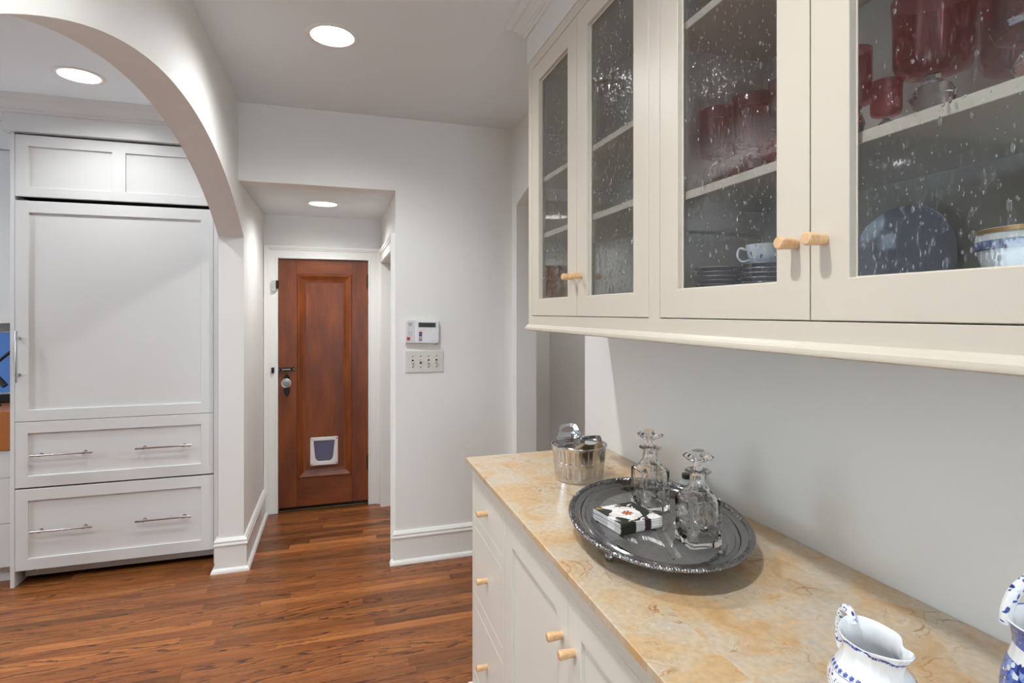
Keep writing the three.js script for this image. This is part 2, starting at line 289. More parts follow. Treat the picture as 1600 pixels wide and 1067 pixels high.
/* ------------------------------------------------------------------ trim */
const BASE = [[0, 0], [0.036, 0], [0.0355, 0.008], [0.032, 0.016], [0.026, 0.022], [0.018, 0.025], [0.018, 0.15], [0.0215, 0.153], [0.0245, 0.159], [0.0235, 0.166], [0.0195, 0.170], [0.0195, 0.174], [0.0215, 0.178], [0.021, 0.184], [0.015, 0.190], [0.0105, 0.197], [0, 0.198]];
struct('baseboard_left', sweep([[XLK, -3.785], [XLK, -3.664], [XL, -3.664], [XL, -4.572]], BASE, (a, b, n) => [a, n, b]), M.trim, 'tall white moulded baseboard around the arch foot');
struct('baseboard_far', sweep([[XH, -3.476], [XH, ZF], [xr(ZF) - 0.004, ZF]], BASE, (a, b, n) => [a, n, b]), M.trim, 'tall white moulded baseboard under the light switches');
const CASE = [[0, 0], [0, 0.012], [0.004, 0.016], [0.012, 0.016], [0.016, 0.013], [0.062, 0.013], [0.066, 0.019], [0.074, 0.021], [0.080, 0.026], [0.094, 0.028], [0.0995, 0.024], [0.0995, 0]];
struct('trim_1', sweep([[-0.433, 0], [-0.433, 1.952], [0.237, 1.952], [0.237, 0]], CASE, (a, b, n) => [a, b, ZD + n]), M.trim, 'white moulded casing around the brown door');
struct('trim_2', sweep([[-4.5, 0], [-4.5, 1.93], [-3.588, 1.93], [-3.588, 0]], CASE, (a, b, n) => [XH - n, b, a]), M.trim, 'white moulded casing of the side doorway in the hall');

/* ------------------------------------------------------------------ brown door with a pet flap */
{
  const d = struct('door_1', null, null, 'narrow reddish brown panelled wooden door at the end of the hall'); d.position.set(0, 0, ZD - 0.012);
  const x0 = -0.431, x1 = 0.235, y0 = 0.03, y1 = 1.949, p0 = -0.298, p1 = 0.112, q0 = 0.244, q1 = 1.836, T = 0.04;
  const wood = (g, ax, o) => ax === 'xy' ? metric(g, 0.5, 2.1, ax, o, 0.02) : metric(g, 0.5, 2.1, ax, 0, o);
  part('stile', wood(bx(x0, p0, y0, y1, -T, 0, 0.0015), 'xy', 1.0), M.mahogany, d);
  part('stile', wood(bx(p1, x1, y0, y1, -T, 0, 0.0015), 'xy', 0.3), M.mahogany, d);
  part('rail', wood(bx(p0, p1, y0, q0, -T, -0.0005, 0.001), 'yx', 0.3), M.mahogany, d);
  part('rail', wood(bx(p0, p1, q1, y1, -T, -0.0005, 0.001), 'yx', 0.7), M.mahogany, d);
  part('panel_moulding', metric(sweep([[p0, q0], [p1, q0], [p1, q1], [p0, q1]], [[0, -0.02], [0, 0.001], [0.006, 0.007], [0.014, 0.008], [0.022, 0.004], [0.045, -0.006], [0.064, -0.011], [0.066, -0.02]], (a, b, n) => [a, b, n], true), 0.5, 2.1, 'xy', 0.6, 0.02), M.mahogany, d);
  part('panel', wood(bx(p0 + 0.05, p1 - 0.05, q0 + 0.05, q1 - 0.05, -0.03, -0.013), 'xy', 0.5), M.mahogany, d);
  for (const y of [1.785, 0.335]) part('hinge', join([rod([x1 + 0.002, y - 0.05, 0.008], [x1 + 0.002, y + 0.05, 0.008], 0.008), bx(x1 - 0.014, x1 + 0.002, y - 0.05, y + 0.05, 0, 0.004), ...[-0.055, 0.055].map((s) => new THREE.SphereGeometry(0.007, 12, 8).translate(x1 + 0.002, y + s, 0.008))]), M.brassDark, d, 'dark old hinge');
  const es = new THREE.Shape(); es.moveTo(0, -0.105); es.bezierCurveTo(0.02, -0.085, 0.024, -0.07, 0.02, -0.03); es.lineTo(0.022, 0.03); es.bezierCurveTo(0.022, 0.055, 0.012, 0.06, 0, 0.075); es.bezierCurveTo(-0.012, 0.06, -0.022, 0.055, -0.022, 0.03); es.lineTo(-0.02, -0.03); es.bezierCurveTo(-0.024, -0.07, -0.02, -0.085, 0, -0.105);
  part('escutcheon', new THREE.ExtrudeGeometry(es, { depth: 0.003, bevelSize: 0.001, bevelThickness: 0.001, bevelSegments: 1, curveSegments: 10 }).translate(-0.371, 0.99, 0), M.iron, d, 'dark iron keyhole plate');
  const kb = lathe([[0, 0], [0.011, 0], [0.009, 0.02], [0.012, 0.03], [0.026, 0.04], [0.031, 0.05], [0.027, 0.062], [0.016, 0.07], [0, 0.072]], 12).rotateX(Math.PI / 2).translate(-0.371, 0.998, 0.004);
  part('door_knob', creased(kb, 0.3), phy({ color: lin(0.55, 0.6, 0.56), transmission: 0.6, roughness: 0.03, thickness: 0.03 }), d, 'faceted clear glass knob');
  part('knob_collar', new THREE.TorusGeometry(0.0315, 0.005, 10, 36).translate(-0.371, 0.998, 0.052), M.chrome, d);
  part('slide_bolt', join([bx(-0.432, -0.315, 1.083, 1.111, 0, 0.004, 0.001), bx(-0.425, -0.405, 1.086, 1.108, 0.003, 0.019, 0.002), bx(-0.345, -0.325, 1.086, 1.108, 0.003, 0.019, 0.002), rod([-0.375, 1.097, 0.013], [-0.375, 1.078, 0.024], 0.004)]), M.iron, d, 'black slide bolt');
  part('bolt_rod', rod([-0.462, 1.097, 0.012], [-0.317, 1.097, 0.012], 0.006), M.chrome, d, 'bright steel rod of the bolt');
  part('bolt_catch', bx(-0.478, -0.458, 1.075, 1.118, 0.028, 0.042, 0.002), M.iron, d);
  const pf = new THREE.Group(); pf.name = 'pet_flap'; pf.userData.label = 'small white framed cat flap'; pf.position.set(-0.098, 0.45, 0); d.add(pf);
  const rounded = (w, h, r, t = w) => { const s = []; const arc = (cx, cy, a0) => { for (let i = 0; i <= 6; i++) { const a = a0 + i / 6 * Math.PI / 2; s.push([cx + r * Math.cos(a), cy + r * Math.sin(a)]); } }; arc(t - r, h - r, 0); arc(-t + r, h - r, Math.PI / 2); arc(-w + r, -h + r, Math.PI); arc(w - r, -h + r, 1.5 * Math.PI); return s; };
  const openS = [[0.078, 0.082], [-0.078, 0.082], [-0.066, -0.045], [-0.058, -0.066], [-0.044, -0.078], [0.044, -0.078], [0.058, -0.066], [0.066, -0.045]];
  part('flap_frame', board(rounded(0.103, 0.109, 0.01), [openS], 0.016, 0.003).translate(0, 0, 0.014), std({ color: lin(0.74, 0.70, 0.67), roughness: 0.4 }), pf);
  part('flap', board(openS.map(([x, y]) => [x * 0.96, y * 0.97]), [], 0.004, 0.0008).translate(0, 0, 0.004), phy({ color: lin(0.10, 0.095, 0.16), roughness: 0.22 }), pf, 'dark translucent flap');
  for (const [a, b] of [[-1, 1], [1, 1], [-1, -1], [1, -1]]) part('screw', new THREE.CylinderGeometry(0.0045, 0.0045, 0.003, 12).rotateX(Math.PI / 2).translate(a * 0.092, b * 0.096, 0.0145), M.iron, pf);
  part('threshold', bx(-0.432, 0.236, 0.0005, 0.012, -0.09, 0.014, 0.003), M.brassDark, d);
}
{
  const t = thing('door_sensor', 'small grey contact sensor with a dark magnet on the left door casing', 'sensor', [-0.449, 1.745, ZD + 0.017]);
  part('body', bx(-0.024, 0.004, -0.048, 0.035, 0, 0.02, 0.003), std({ color: lin(0.5, 0.5, 0.48), roughness: 0.4 }), t);
  part('magnet', bx(0.004, 0.021, -0.026, 0.036, 0, 0.024, 0.003), M.iron, t);
}

/* ------------------------------------------------------------------ recessed lamps */
const bulbG = (() => { const p = [[0, 0.02]]; for (let i = 1; i <= 8; i++) { const a = i / 8 * Math.PI / 2; p.push([0.055 * Math.sin(a), 0.045 - 0.025 * Math.cos(a)]); } p.push([0, 0.0455]); return lathe(p, 40); })();
const canG = creased(lathe([[0.0925, -0.001], [0.089, 0.003], [0.078, 0.03], [0.064, 0.052], [0, 0.053], [0, 0.058], [0.068, 0.057], [0.0935, 0.004], [0.0925, -0.001]], 48), 0.7);
const ringG = creased(lathe([[0.089, 0.001], [0.0895, -0.004], [0.097, -0.0065], [0.106, -0.005], [0.111, -0.0005], [0.111, 0.0], [0.089, 0.001]], 56), 0.7);
function downlight(x, y, z, label, power = 1) {
  const t = thing('recessed_light', label, 'ceiling light', [x, y, z]);
  part('trim_ring', ringG, M.trim, t); part('reflector', canG, M.reflector, t); part('bulb', bulbG, M.bulb, t, 'glowing frosted lamp');
  const s = new THREE.SpotLight(LAMP, LAMP_POWER * power, 0, 1.4, 0.85, 2); s.position.set(0, 0.034, 0); s.target.position.set(0, -1, 0); s.castShadow = true; s.shadow.radius = 2.4; s.shadow.mapSize.set(1024, 1024); t.add(s, s.target);
}
const lampLabels = ['large recessed ceiling lamp in the grey ceiling left of the glass cabinets', 'recessed ceiling lamp above the camera', 'recessed ceiling lamp behind the camera', 'recessed kitchen ceiling lamp seen through the arch above the refrigerator', 'far left recessed kitchen ceiling lamp', 'near recessed kitchen ceiling lamp', 'near far-left recessed kitchen ceiling lamp', 'recessed ceiling lamp in the passage beyond the arched opening'];
lampSpots.forEach(([x, z], i) => downlight(x, CEIL, z, lampLabels[i], [1, 1, 0.6, 0.45, 0.75, 0.75, 0.75, 0.4][i]));
downlight(-0.093, SOFFIT, -4.03, 'recessed lamp in the low hall ceiling in front of the brown door', 0.5);
/* ------------------------------------------------------------------ glazed wall cabinet on the right */
// local axes of the right-hand cabinets: x runs along the wall (world z), z out of the wall (world -x)
const knobG = (() => { const g = creased(lathe([[0, 0], [0.0092, 0], [0.0094, 0.004], [0.0112, 0.033], [0.0108, 0.0365], [0.0088, 0.0390], [0.005, 0.0402], [0, 0.0405]], 32), 0.7); g.rotateX(Math.PI / 2); return g; })();
const beadG = [0, 1, 2].map((k) => prep(new THREE.SphereGeometry(1, 10, 7).rotateX(Math.PI / 2)));
function frameDoor(parent, x0, x1, y0, y1, sw, rt, rb, mat, { panel, pane, knob, t = 0.02 } = {}) {
  const d = part('door', board(rect(x0, x1, y0, y1), [rect(x0 + sw, x1 - sw, y0 + rb, y1 - rt)], t, 0.0012), mat, parent);
  if (panel) part('panel', bx(x0 + sw - 0.004, x1 - sw + 0.004, y0 + rb - 0.004, y1 - rt + 0.004, -t + 0.001, -panel), mat, d);
  if (pane) {
    part('glazing_bead', board(rect(x0 + sw - 0.001, x1 - sw + 0.001, y0 + rb - 0.001, y1 - rt + 0.001), [rect(x0 + sw + 0.003, x1 - sw - 0.003, y0 + rb + 0.002, y1 - rt - 0.003)], 0.004, 0.001).translate(0, 0, -0.0125), mat, d);
    const g = bx(x0 + sw - 0.0005, x1 - sw + 0.0005, y0 + rb - 0.0005, y1 - rt + 0.0005, -0.0172, -0.0145); metric(g, 0.46, 0.92, 'xy', rnd(), rnd());
    part('pane', g, M.pane, d, 'seeded glass with drop-like bubbles');
    const list = [], wpx = x1 - x0 - 2 * sw, hpx = y1 - y0 - rt - rb;
    for (let i = 0; i < 480; i++) { const r = rnd() < 0.07 ? rr(0.0020, 0.0030) : rr(0.0007, 0.0014); list.push(beadG[i % 3].clone().scale(r, r * rr(1.3, 3.2), r * rr(0.35, 0.6)).translate(x0 + sw + 0.008 + rnd() * (wpx - 0.016), y0 + rb + 0.01 + rnd() * (hpx - 0.02), -0.0144)); }
    const b = part('bubbles', join(list), M.bead, d); b.userData.kind = 'stuff';
  }
  if (knob) part('knob', knobG, M.maple, d, 'turned pale wood knob').position.set(knob[0], knob[1], 0);
  return d;
}
const UF = 0.75, UB = 1.085;
{
  const c = thing('wall_cabinet', 'long cream wall cabinet with four seeded glass doors above the marble counter', 'cabinet', [UF, 0, 0], -Math.PI / 2);
  const z0 = -2.157, z1 = -0.23, y0 = 1.4665, y1 = 2.556, dep = UB - UF;
  const O = [[-2.1155, -1.2335], [-1.1855, -0.2795]], oy0 = 1.524, oy1 = 2.5175;
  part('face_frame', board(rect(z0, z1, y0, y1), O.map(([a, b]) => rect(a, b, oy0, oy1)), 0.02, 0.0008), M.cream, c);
  part('back_panel', bx(z0 + 0.012, z1 - 0.012, y0 + 0.012, CEIL - 0.03, -dep, -dep + 0.01), M.interior, c);
  part('side_panel', bx(z0, z0 + 0.019, y0, CEIL - 0.01, -dep, -0.0205), M.cream, c); part('side_panel', bx(z1 - 0.019, z1, y0, CEIL - 0.01, -dep, -0.0205), M.cream, c);
  part('divider', bx(-1.2195, -1.1995, oy0, oy1 + 0.02, -dep + 0.011, -0.0205), M.interior, c);
  part('bottom_panel', bx(z0 + 0.02, z1 - 0.02, oy0 - 0.012, oy0 + 0.006, -dep + 0.011, -0.0205), M.interior, c);
  part('top_panel', bx(z0 + 0.02, z1 - 0.02, oy1 + 0.004, oy1 + 0.022, -dep + 0.011, -0.0205), M.interior, c);
  for (const [y, a, b] of [[1.84, z0 + 0.02, -1.221], [2.058, z0 + 0.02, -1.221], [1.81, -1.198, z1 - 0.02], [2.205, -1.198, z1 - 0.02]])
    part('shelf', bx(a, b, y - 0.0095, y + 0.0095, -dep + 0.011, -0.0225, 0.0015), M.cream, c);
  const g = 0.0022, kn = 1.657;
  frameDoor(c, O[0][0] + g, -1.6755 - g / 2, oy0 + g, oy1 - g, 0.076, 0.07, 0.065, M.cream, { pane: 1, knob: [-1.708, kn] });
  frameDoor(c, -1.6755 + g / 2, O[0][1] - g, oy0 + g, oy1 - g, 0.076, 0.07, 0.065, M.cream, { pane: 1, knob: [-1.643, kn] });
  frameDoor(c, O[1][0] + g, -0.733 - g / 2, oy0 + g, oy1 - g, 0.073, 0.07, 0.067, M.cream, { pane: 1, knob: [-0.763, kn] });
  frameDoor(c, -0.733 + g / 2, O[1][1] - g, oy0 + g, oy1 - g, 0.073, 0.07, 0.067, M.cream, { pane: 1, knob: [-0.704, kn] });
  // frieze, crown and the small moulding under the frame, all returned at the far end
  const loop = (x) => [[z1, x], [z0 - x, x], [z0 - x, -dep + 0.002]];
  part('frieze', bx(z0 - 0.006, z1, y1 - 0.0005, CEIL - 0.002, -0.02, 0.004), M.kitchen, c);
  part('crown_moulding', sweep([[z1, 0.004], [z0 - 0.006, 0.004], [z0 - 0.006, -dep + 0.002]].map(([a, b]) => [a, -b]), [[-0.004, CEIL - 0.062], [0.008, CEIL - 0.062], [0.0125, CEIL - 0.058], [0.013, CEIL - 0.052], [0.018, CEIL - 0.050], [0.0195, CEIL - 0.044], [0.026, CEIL - 0.040], [0.030, CEIL - 0.030], [0.047, CEIL - 0.018], [0.056, CEIL - 0.016], [0.060, CEIL - 0.012], [0.068, CEIL - 0.008], [0.075, CEIL - 0.001], [-0.004, CEIL - 0.001]], (a, b, n) => [a, n, -b]), M.kitchen, c);
  part('bottom_moulding', sweep([[z1, 0], [z0, 0], [z0, -dep + 0.002]].map(([a, b]) => [a, -b]), [[-0.002, 1.4664], [0.006, 1.4664], [0.0125, 1.469], [0.0135, 1.474], [0.0125, 1.479], [0.008, 1.4815], [0.007, 1.485], [0.004, 1.489], [-0.002, 1.491]], (a, b, n) => [a, n, -b]), M.cream, c);
}

/* ------------------------------------------------------------------ base cabinet and marble top */
const LF = 0.52, TOP = 0.952;
{
  const c = thing('base_cabinet', 'cream base cabinet with wooden knobs under the marble counter', 'cabinet', [LF, 0, 0], -Math.PI / 2);
  const z0 = -2.185, z1 = -0.22, dep = 0.55, y1 = 0.9315, yd = 0.8775, m = M.creamLow;
  const rows = [[0.7365, yd], [0.4310, 0.6935], [0.1175, 0.380]], D = [[-2.1545, -1.7585], [-0.6645, -0.2685]];
  const holes = [rect(-1.7275, -0.6965, 0.1175, yd), ...D.flatMap(([a, b]) => rows.map(([p, q]) => rect(a, b, p, q)))];
  part('face_frame', board(rect(z0, z1, 0.002, y1), holes, 0.02, 0.0008), m, c);
  part('side_panel', bx(z0, z0 + 0.019, 0.002, y1, -dep, -0.0205), m, c); part('side_panel', bx(z1 - 0.019, z1, 0.002, y1, -dep, -0.0205), m, c);
  part('back_panel', bx(z0 + 0.02, z1 - 0.02, 0.002, y1, -dep, -dep + 0.01), M.interior, c);
  part('bottom_panel', bx(z0 + 0.02, z1 - 0.02, 0.098, 0.115, -dep + 0.011, -0.021), M.interior, c);
  const g = 0.002;
  for (const [a, b] of D) for (const [p, q] of rows) {
    const d = part('drawer', join([bx(a + g, b - g, p + g, q - g, -0.0195, 0, 0.0015), bx(a + 0.02, b - 0.02, p + 0.02, q - 0.02, -0.4, -0.021)]), m, c);
    part('knob', knobG, M.maple, d, 'turned pale wood knob').position.set((a + b) / 2, (p + q) / 2, 0);
  }
  frameDoor(c, -1.7275 + g, -1.2125 - g / 2, 0.1175 + g, yd - g, 0.072, 0.072, 0.072, m, { panel: 0.009, knob: [-1.25, 0.757] });
  frameDoor(c, -1.2125 + g / 2, -0.6965 - g, 0.1175 + g, yd - g, 0.072, 0.072, 0.072, m, { panel: 0.009, knob: [-1.176, 0.757] });
  part('plinth_moulding', sweep([[z1, 0], [z0, 0], [z0, -dep]].map(([a, b]) => [a, -b]), [[-0.001, 0.0005], [0.018, 0.0005], [0.018, 0.034], [0.014, 0.042], [0.006, 0.047], [-0.001, 0.048]], (a, b, n) => [a, n, -b]), m, c);
  // marble slab following the wall
  const za = -2.205, zb = -0.2, sl = mapped(board([[0.496, za], [xr(za) - 0.002, za], [xr(zb) - 0.002, zb], [0.496, zb]], [], 0.0198, 0.002, 0.5), (x, y, z) => [x, TOP + z, y]);
  const top = part('countertop', metric(creased(sl, 0.5), 0.7, 2.1, 'xz', 0.1, 0.35), M.marble, scene); tag(top, 'cream and gold veined marble countertop on the base cabinet', 'countertop');
}

/* ------------------------------------------------------------------ refrigerator behind the arch */
const KZ = -3.79;
function pull(x0, x1, y, parent, vertical, label) {              // bar handle with knurled ends, local z = 0 on the door face
  const g = [], put = (a, b, r) => g.push(vertical ? rod([y, a, 0.034], [y, b, 0.034], r) : rod([a, y, 0.034], [b, y, 0.034], r)), L = x1 - x0;
  put(x0, x1, 0.0055); put(x0 + 0.001, x0 + L * 0.07, 0.0066); put(x1 - L * 0.07, x1 - 0.001, 0.0066); put(x0 + L * 0.12, x0 + L * 0.17, 0.0078); put(x1 - L * 0.17, x1 - L * 0.12, 0.0078);
  for (const s of [x0 + L * 0.145, x1 - L * 0.145]) g.push(vertical ? rod([y, s, 0.0005], [y, s, 0.034], 0.0055) : rod([s, y, 0.0005], [s, y, 0.034], 0.0055), vertical ? rod([y, s, 0.0005], [y, s, 0.005], 0.009) : rod([s, y, 0.0005], [s, y, 0.005], 0.009));
  return part('handle', join(g), M.chrome, parent, label);
}
function shaker(name, parent, x0, x1, y0, y1, wins, m, t = 0.022) {
  const d = part(name, board(rect(x0, x1, y0, y1), wins, t, 0.0012), m, parent);
  for (const w of wins) part('panel', bx(w[0][0] - 0.004, w[1][0] + 0.004, w[0][1] - 0.004, w[2][1] + 0.004, -t + 0.001, -0.0115), m, d);
  return d;
}
{
  const m = M.kitchen, f = thing('refrigerator', 'tall built-in refrigerator behind white panels with a door and two wide drawers', 'refrigerator', [-1.221, 0, KZ]), X = (x) => x + 1.221;
  const W2 = (a, b, c, d) => rect(X(a), X(b), c, d);
  let d = shaker('door', f, X(-1.7165), X(-0.7235), 0.9255, 2.1655, [W2(-1.653, -0.791, 0.989, 2.099)], m); pull(1.149, 1.4345, X(-1.695), d, true);
  d = shaker('drawer', f, X(-1.7165), X(-0.7235), 0.554, 0.9222, [W2(-1.6575, -0.791, 0.618, 0.858)], m); pull(X(-1.6347), X(-1.3385), 0.7375, d); pull(X(-1.1272), X(-0.8356), 0.7415, d);
  d = shaker('drawer', f, X(-1.7165), X(-0.7235), 0.0895, 0.5445, [W2(-1.6575, -0.791, 0.154, 0.479)], m); pull(X(-1.6347), X(-1.3385), 0.3115, d); pull(X(-1.1272), X(-0.8356), 0.315, d);
  part('body', bx(X(-1.714), X(-0.726), 0.09, 2.16, -0.62, -0.024), M.dark, f);
  part('toe_grille', bx(X(-1.70), X(-0.73), 0.03, 0.089, -0.085, -0.07, 0.002), std({ color: lin(0.5, 0.49, 0.46), roughness: 0.5 }), f);
  part('grille_screw', new THREE.CylinderGeometry(0.006, 0.006, 0.006, 14).rotateX(Math.PI / 2).translate(X(-1.655), 0.066, -0.069), M.iron, f);
  for (const x of [-1.66, -0.78]) part('foot', rod([X(x), 0.0008, -0.14], [X(x), 0.09, -0.14], 0.02), M.iron, f);
}
{
  const m = M.kitchen, c = thing('refrigerator_surround', 'white cabinet framing the refrigerator, with a panelled top and a crown moulding', 'cabinet', [-1.221, 0, KZ]), X = (x) => x + 1.221;
  part('side_panel', bx(X(-1.7385), X(-1.7185), 0.0005, 2.545, -0.64, 0, 0.001), m, c);
  part('side_panel', bx(X(-0.7215), X(-0.6975), 0.0005, 2.545, -0.64, -0.001, 0.001), m, c);
  shaker('top_panel', c, X(-1.7165), X(-0.7235), 2.1885, 2.535, [rect(X(-1.6575), X(-1.2535), 2.242, 2.4715), rect(X(-1.1857), X(-0.7857), 2.242, 2.4715)], m);
  part('cupboard', bx(X(-1.716), X(-0.724), 2.19, 2.54, -0.62, -0.024), M.dark, c);
  part('frieze', bx(X(-1.762), X(-0.6745), 2.5455, CEIL - 0.002, -0.64, 0.032, 0.001), m, c);
  part('crown_moulding', sweep([[X(-1.762), -0.64], [X(-1.762), 0.032], [X(-0.675), 0.032]], [[-0.004, 2.645], [0.008, 2.645], [0.012, 2.650], [0.014, 2.660], [0.026, 2.664], [0.034, 2.680], [0.056, 2.700], [0.066, 2.702], [0.072, 2.712], [0.086, 2.729], [-0.004, 2.729]], (a, b, n) => [a, n, b]), m, c);
}
// kitchen run to the left of the refrigerator: only its right end is in view
{
  const m = M.kitchen, zf = -3.86, xa = -2.75, xb = -1.741, c = thing('kitchen_base_cabinet', 'white kitchen drawer unit at the left edge under a thick wooden block', 'cabinet', [-2.2455, 0, zf]), X = (x) => x + 2.2455;
  part('carcass', bx(X(xa), X(xb), 0.094, 0.757, -0.6, -0.021), m, c);
  part('toe_kick', bx(X(xa), X(xb), 0.0005, 0.093, -0.6, -0.05), m, c);
  for (const [p, q] of [[0.6015, 0.755], [0.3445, 0.5985], [0.096, 0.3415]]) { const d = part('drawer', bx(X(xa) + 0.002, X(xb) - 0.002, p, q, -0.02, 0, 0.001), m, c); pull(X(xa) + 0.35, X(xb) - 0.35, (p + q) / 2 + 0.03, d); }
  const b = thing('butcher_block', 'thick orange wooden block top left of the refrigerator', 'worktop', [-2.2455, 0.7585, zf]);
  part('block', bx(X(xa), X(xb), 0, 0.222, -0.62, 0.012, 0.004), M.butcher, b);
  const u = thing('kitchen_wall_cabinet', 'tall white kitchen wall cabinet at the left edge above the blue screen', 'cabinet', [-2.2455, 0, -3.93]);
  part('carcass', bx(X(xa), X(xb), 1.475, 2.52, -0.55, -0.021), m, u);
  for (const [a, e] of [[xa, (xa + xb) / 2 - 0.001], [(xa + xb) / 2 + 0.001, xb]]) part('door', bx(X(a) + 0.002, X(e) - 0.002, 1.476, 2.47, -0.02, 0, 0.001), m, u);
  part('frieze', bx(X(xa), X(xb), 2.478, CEIL - 0.1, -0.55, -0.004), m, u);
  part('crown_moulding', sweep([[X(xa), -0.004], [X(xb), -0.004]], [[-0.004, 2.62], [0.008, 2.62], [0.014, 2.632], [0.030, 2.640], [0.06, 2.70], [0.07, 2.705], [0.086, 2.729], [-0.004, 2.729]], (a, b2, n) => [a, n, b2]), m, u);
  const s = thing('monitor', 'blue lit screen on a black base, standing on the wooden block', 'monitor', [-2.075, 0.981, -4.22]);
  part('screen', bx(-0.3, 0.3, 0.062, 0.432, 0, 0.004), std({ color: lin(0.02, 0.03, 0.05), emissive: lin(0.055, 0.14, 0.36), emissiveIntensity: 1, roughness: 0.3 }), s);
  part('bezel', board(rect(-0.31, 0.31, 0.052, 0.444), [rect(-0.3, 0.3, 0.062, 0.432)], 0.02, 0.002).translate(0, 0, 0.008), M.plastic, s, 'thin pale frame');
  part('housing', bx(-0.305, 0.305, 0.055, 0.44, -0.03, -0.012, 0.01), M.black, s); part('foot', bx(-0.2, 0.305, 0.0008, 0.052, -0.1, 0.02, 0.006), M.black, s, 'black base');
  const l = thing('desk_lamp', 'black jointed lamp arm in front of the blue screen', 'lamp', [-1.97, 0.981, -4.06]);
  part('base', lathe([[0, 0.0006], [0.06, 0.0006], [0.06, 0.012], [0.02, 0.022], [0, 0.022]], 32), M.black, l);
  part('arm', join([rod([0, 0.02, 0], [-0.02, 0.2, 0], 0.007), rod([-0.02, 0.2, 0], [0.12, 0.33, 0], 0.009)]), M.black, l);
  part('joint', new THREE.SphereGeometry(0.015, 16, 12).translate(-0.02, 0.2, 0), M.black, l);
  part('head', rod([0.02, 0.20, 0], [0.09, 0.12, 0.01], 0.016), M.black, l);
}

/* ------------------------------------------------------------------ alarm keypad and light switches */
{
  const k = thing('alarm_keypad', 'white alarm keypad with a dark display above the light switches', 'keypad', [0.5024, 1.418, ZF]); k.rotation.z = -0.022;
  part('body', bx(-0.1015, 0.1015, -0.0715, 0.0715, 0.0005, 0.026, 0.005), M.plastic, k);
  part('cover', bx(-0.045, 0.099, -0.068, 0.068, 0.0262, 0.0315, 0.002), std({ color: lin(0.76, 0.75, 0.77), roughness: 0.4 }), k);
  part('display_frame', board(rect(-0.03, 0.083, 0.025, 0.060), [rect(-0.026, 0.079, 0.0285, 0.0565)], 0.002, 0.0004).translate(0, 0, 0.0335), M.plastic, k);
  part('display', bx(-0.026, 0.079, 0.0285, 0.0565, 0.0316, 0.0322), phy({ color: lin(0.022, 0.024, 0.016), roughness: 0.15 }), k, 'dark green grey display');
  const col = [lin(0.22, 0.02, 0.04), lin(0.03, 0.03, 0.17), lin(0.38, 0.38, 0.38), lin(0.22, 0.22, 0.23)];
  col.forEach((c, i) => part('button', bx(-0.0225, -0.0035, -0.0125 - i * 0.0145, 0.0005 - i * 0.0145, 0.0316, 0.0335, 0.0006), std({ color: c, roughness: 0.5 }), k));
  part('red_button', bx(-0.0955, -0.0755, -0.0515, -0.033, 0.0262, 0.0285, 0.001), std({ color: lin(0.52, 0.03, 0.04), roughness: 0.5 }), k);
  for (let i = 0; i < 5; i++) part('speaker_slot', bx(-0.087, -0.064, 0.035 + i * 0.0045, 0.0372 + i * 0.0045, 0.0261, 0.0266), std({ color: lin(0.3, 0.3, 0.31), roughness: 0.6 }), k);
  for (const [x, y] of [[-0.082, -0.004], [-0.069, -0.004], [-0.082, -0.018], [-0.069, -0.018]]) part('indicator', bx(x - 0.003, x + 0.003, y - 0.0018, y + 0.0018, 0.0262, 0.0268), std({ color: lin(0.25, 0.1, 0.12), roughness: 0.4 }), k);
  part('print_line', bx(-0.03, 0.06, 0.0105, 0.0122, 0.0316, 0.0318), std({ color: lin(0.66, 0.46, 0.44), roughness: 0.6 }), k);
  part('print_line', bx(0.052, 0.086, -0.0555, -0.0535, 0.0316, 0.0318), std({ color: lin(0.45, 0.45, 0.46), roughness: 0.6 }), k);
  const s = thing('switch_plate', 'wide cream four-gang light switch plate below the alarm keypad', 'light switch', [0.518, 1.2325, ZF]);
  part('plate', bx(-0.1175, 0.1175, -0.0665, 0.0665, 0.0004, 0.0075, 0.003), M.plate, s);
  for (let i = 0; i < 4; i++) {
    const x = -0.0735 + i * 0.049, up = i === 1 ? 1 : -1;
    part('slot', bx(x - 0.006, x + 0.006, -0.0135, 0.0135, 0.0074, 0.0078), M.iron, s);
    const t = bx(-0.0045, 0.0045, -0.006, 0.006, 0, 0.018, 0.0015); t.rotateX(-up * 0.42); t.translate(x, up * 0.001, 0.005); part('toggle', t, M.plastic, s);
    for (const y of [0.034, -0.034]) part('screw', new THREE.CylinderGeometry(0.0036, 0.0036, 0.0012, 14).rotateX(Math.PI / 2).translate(x, y, 0.0078), M.brassDark, s);
  }
}
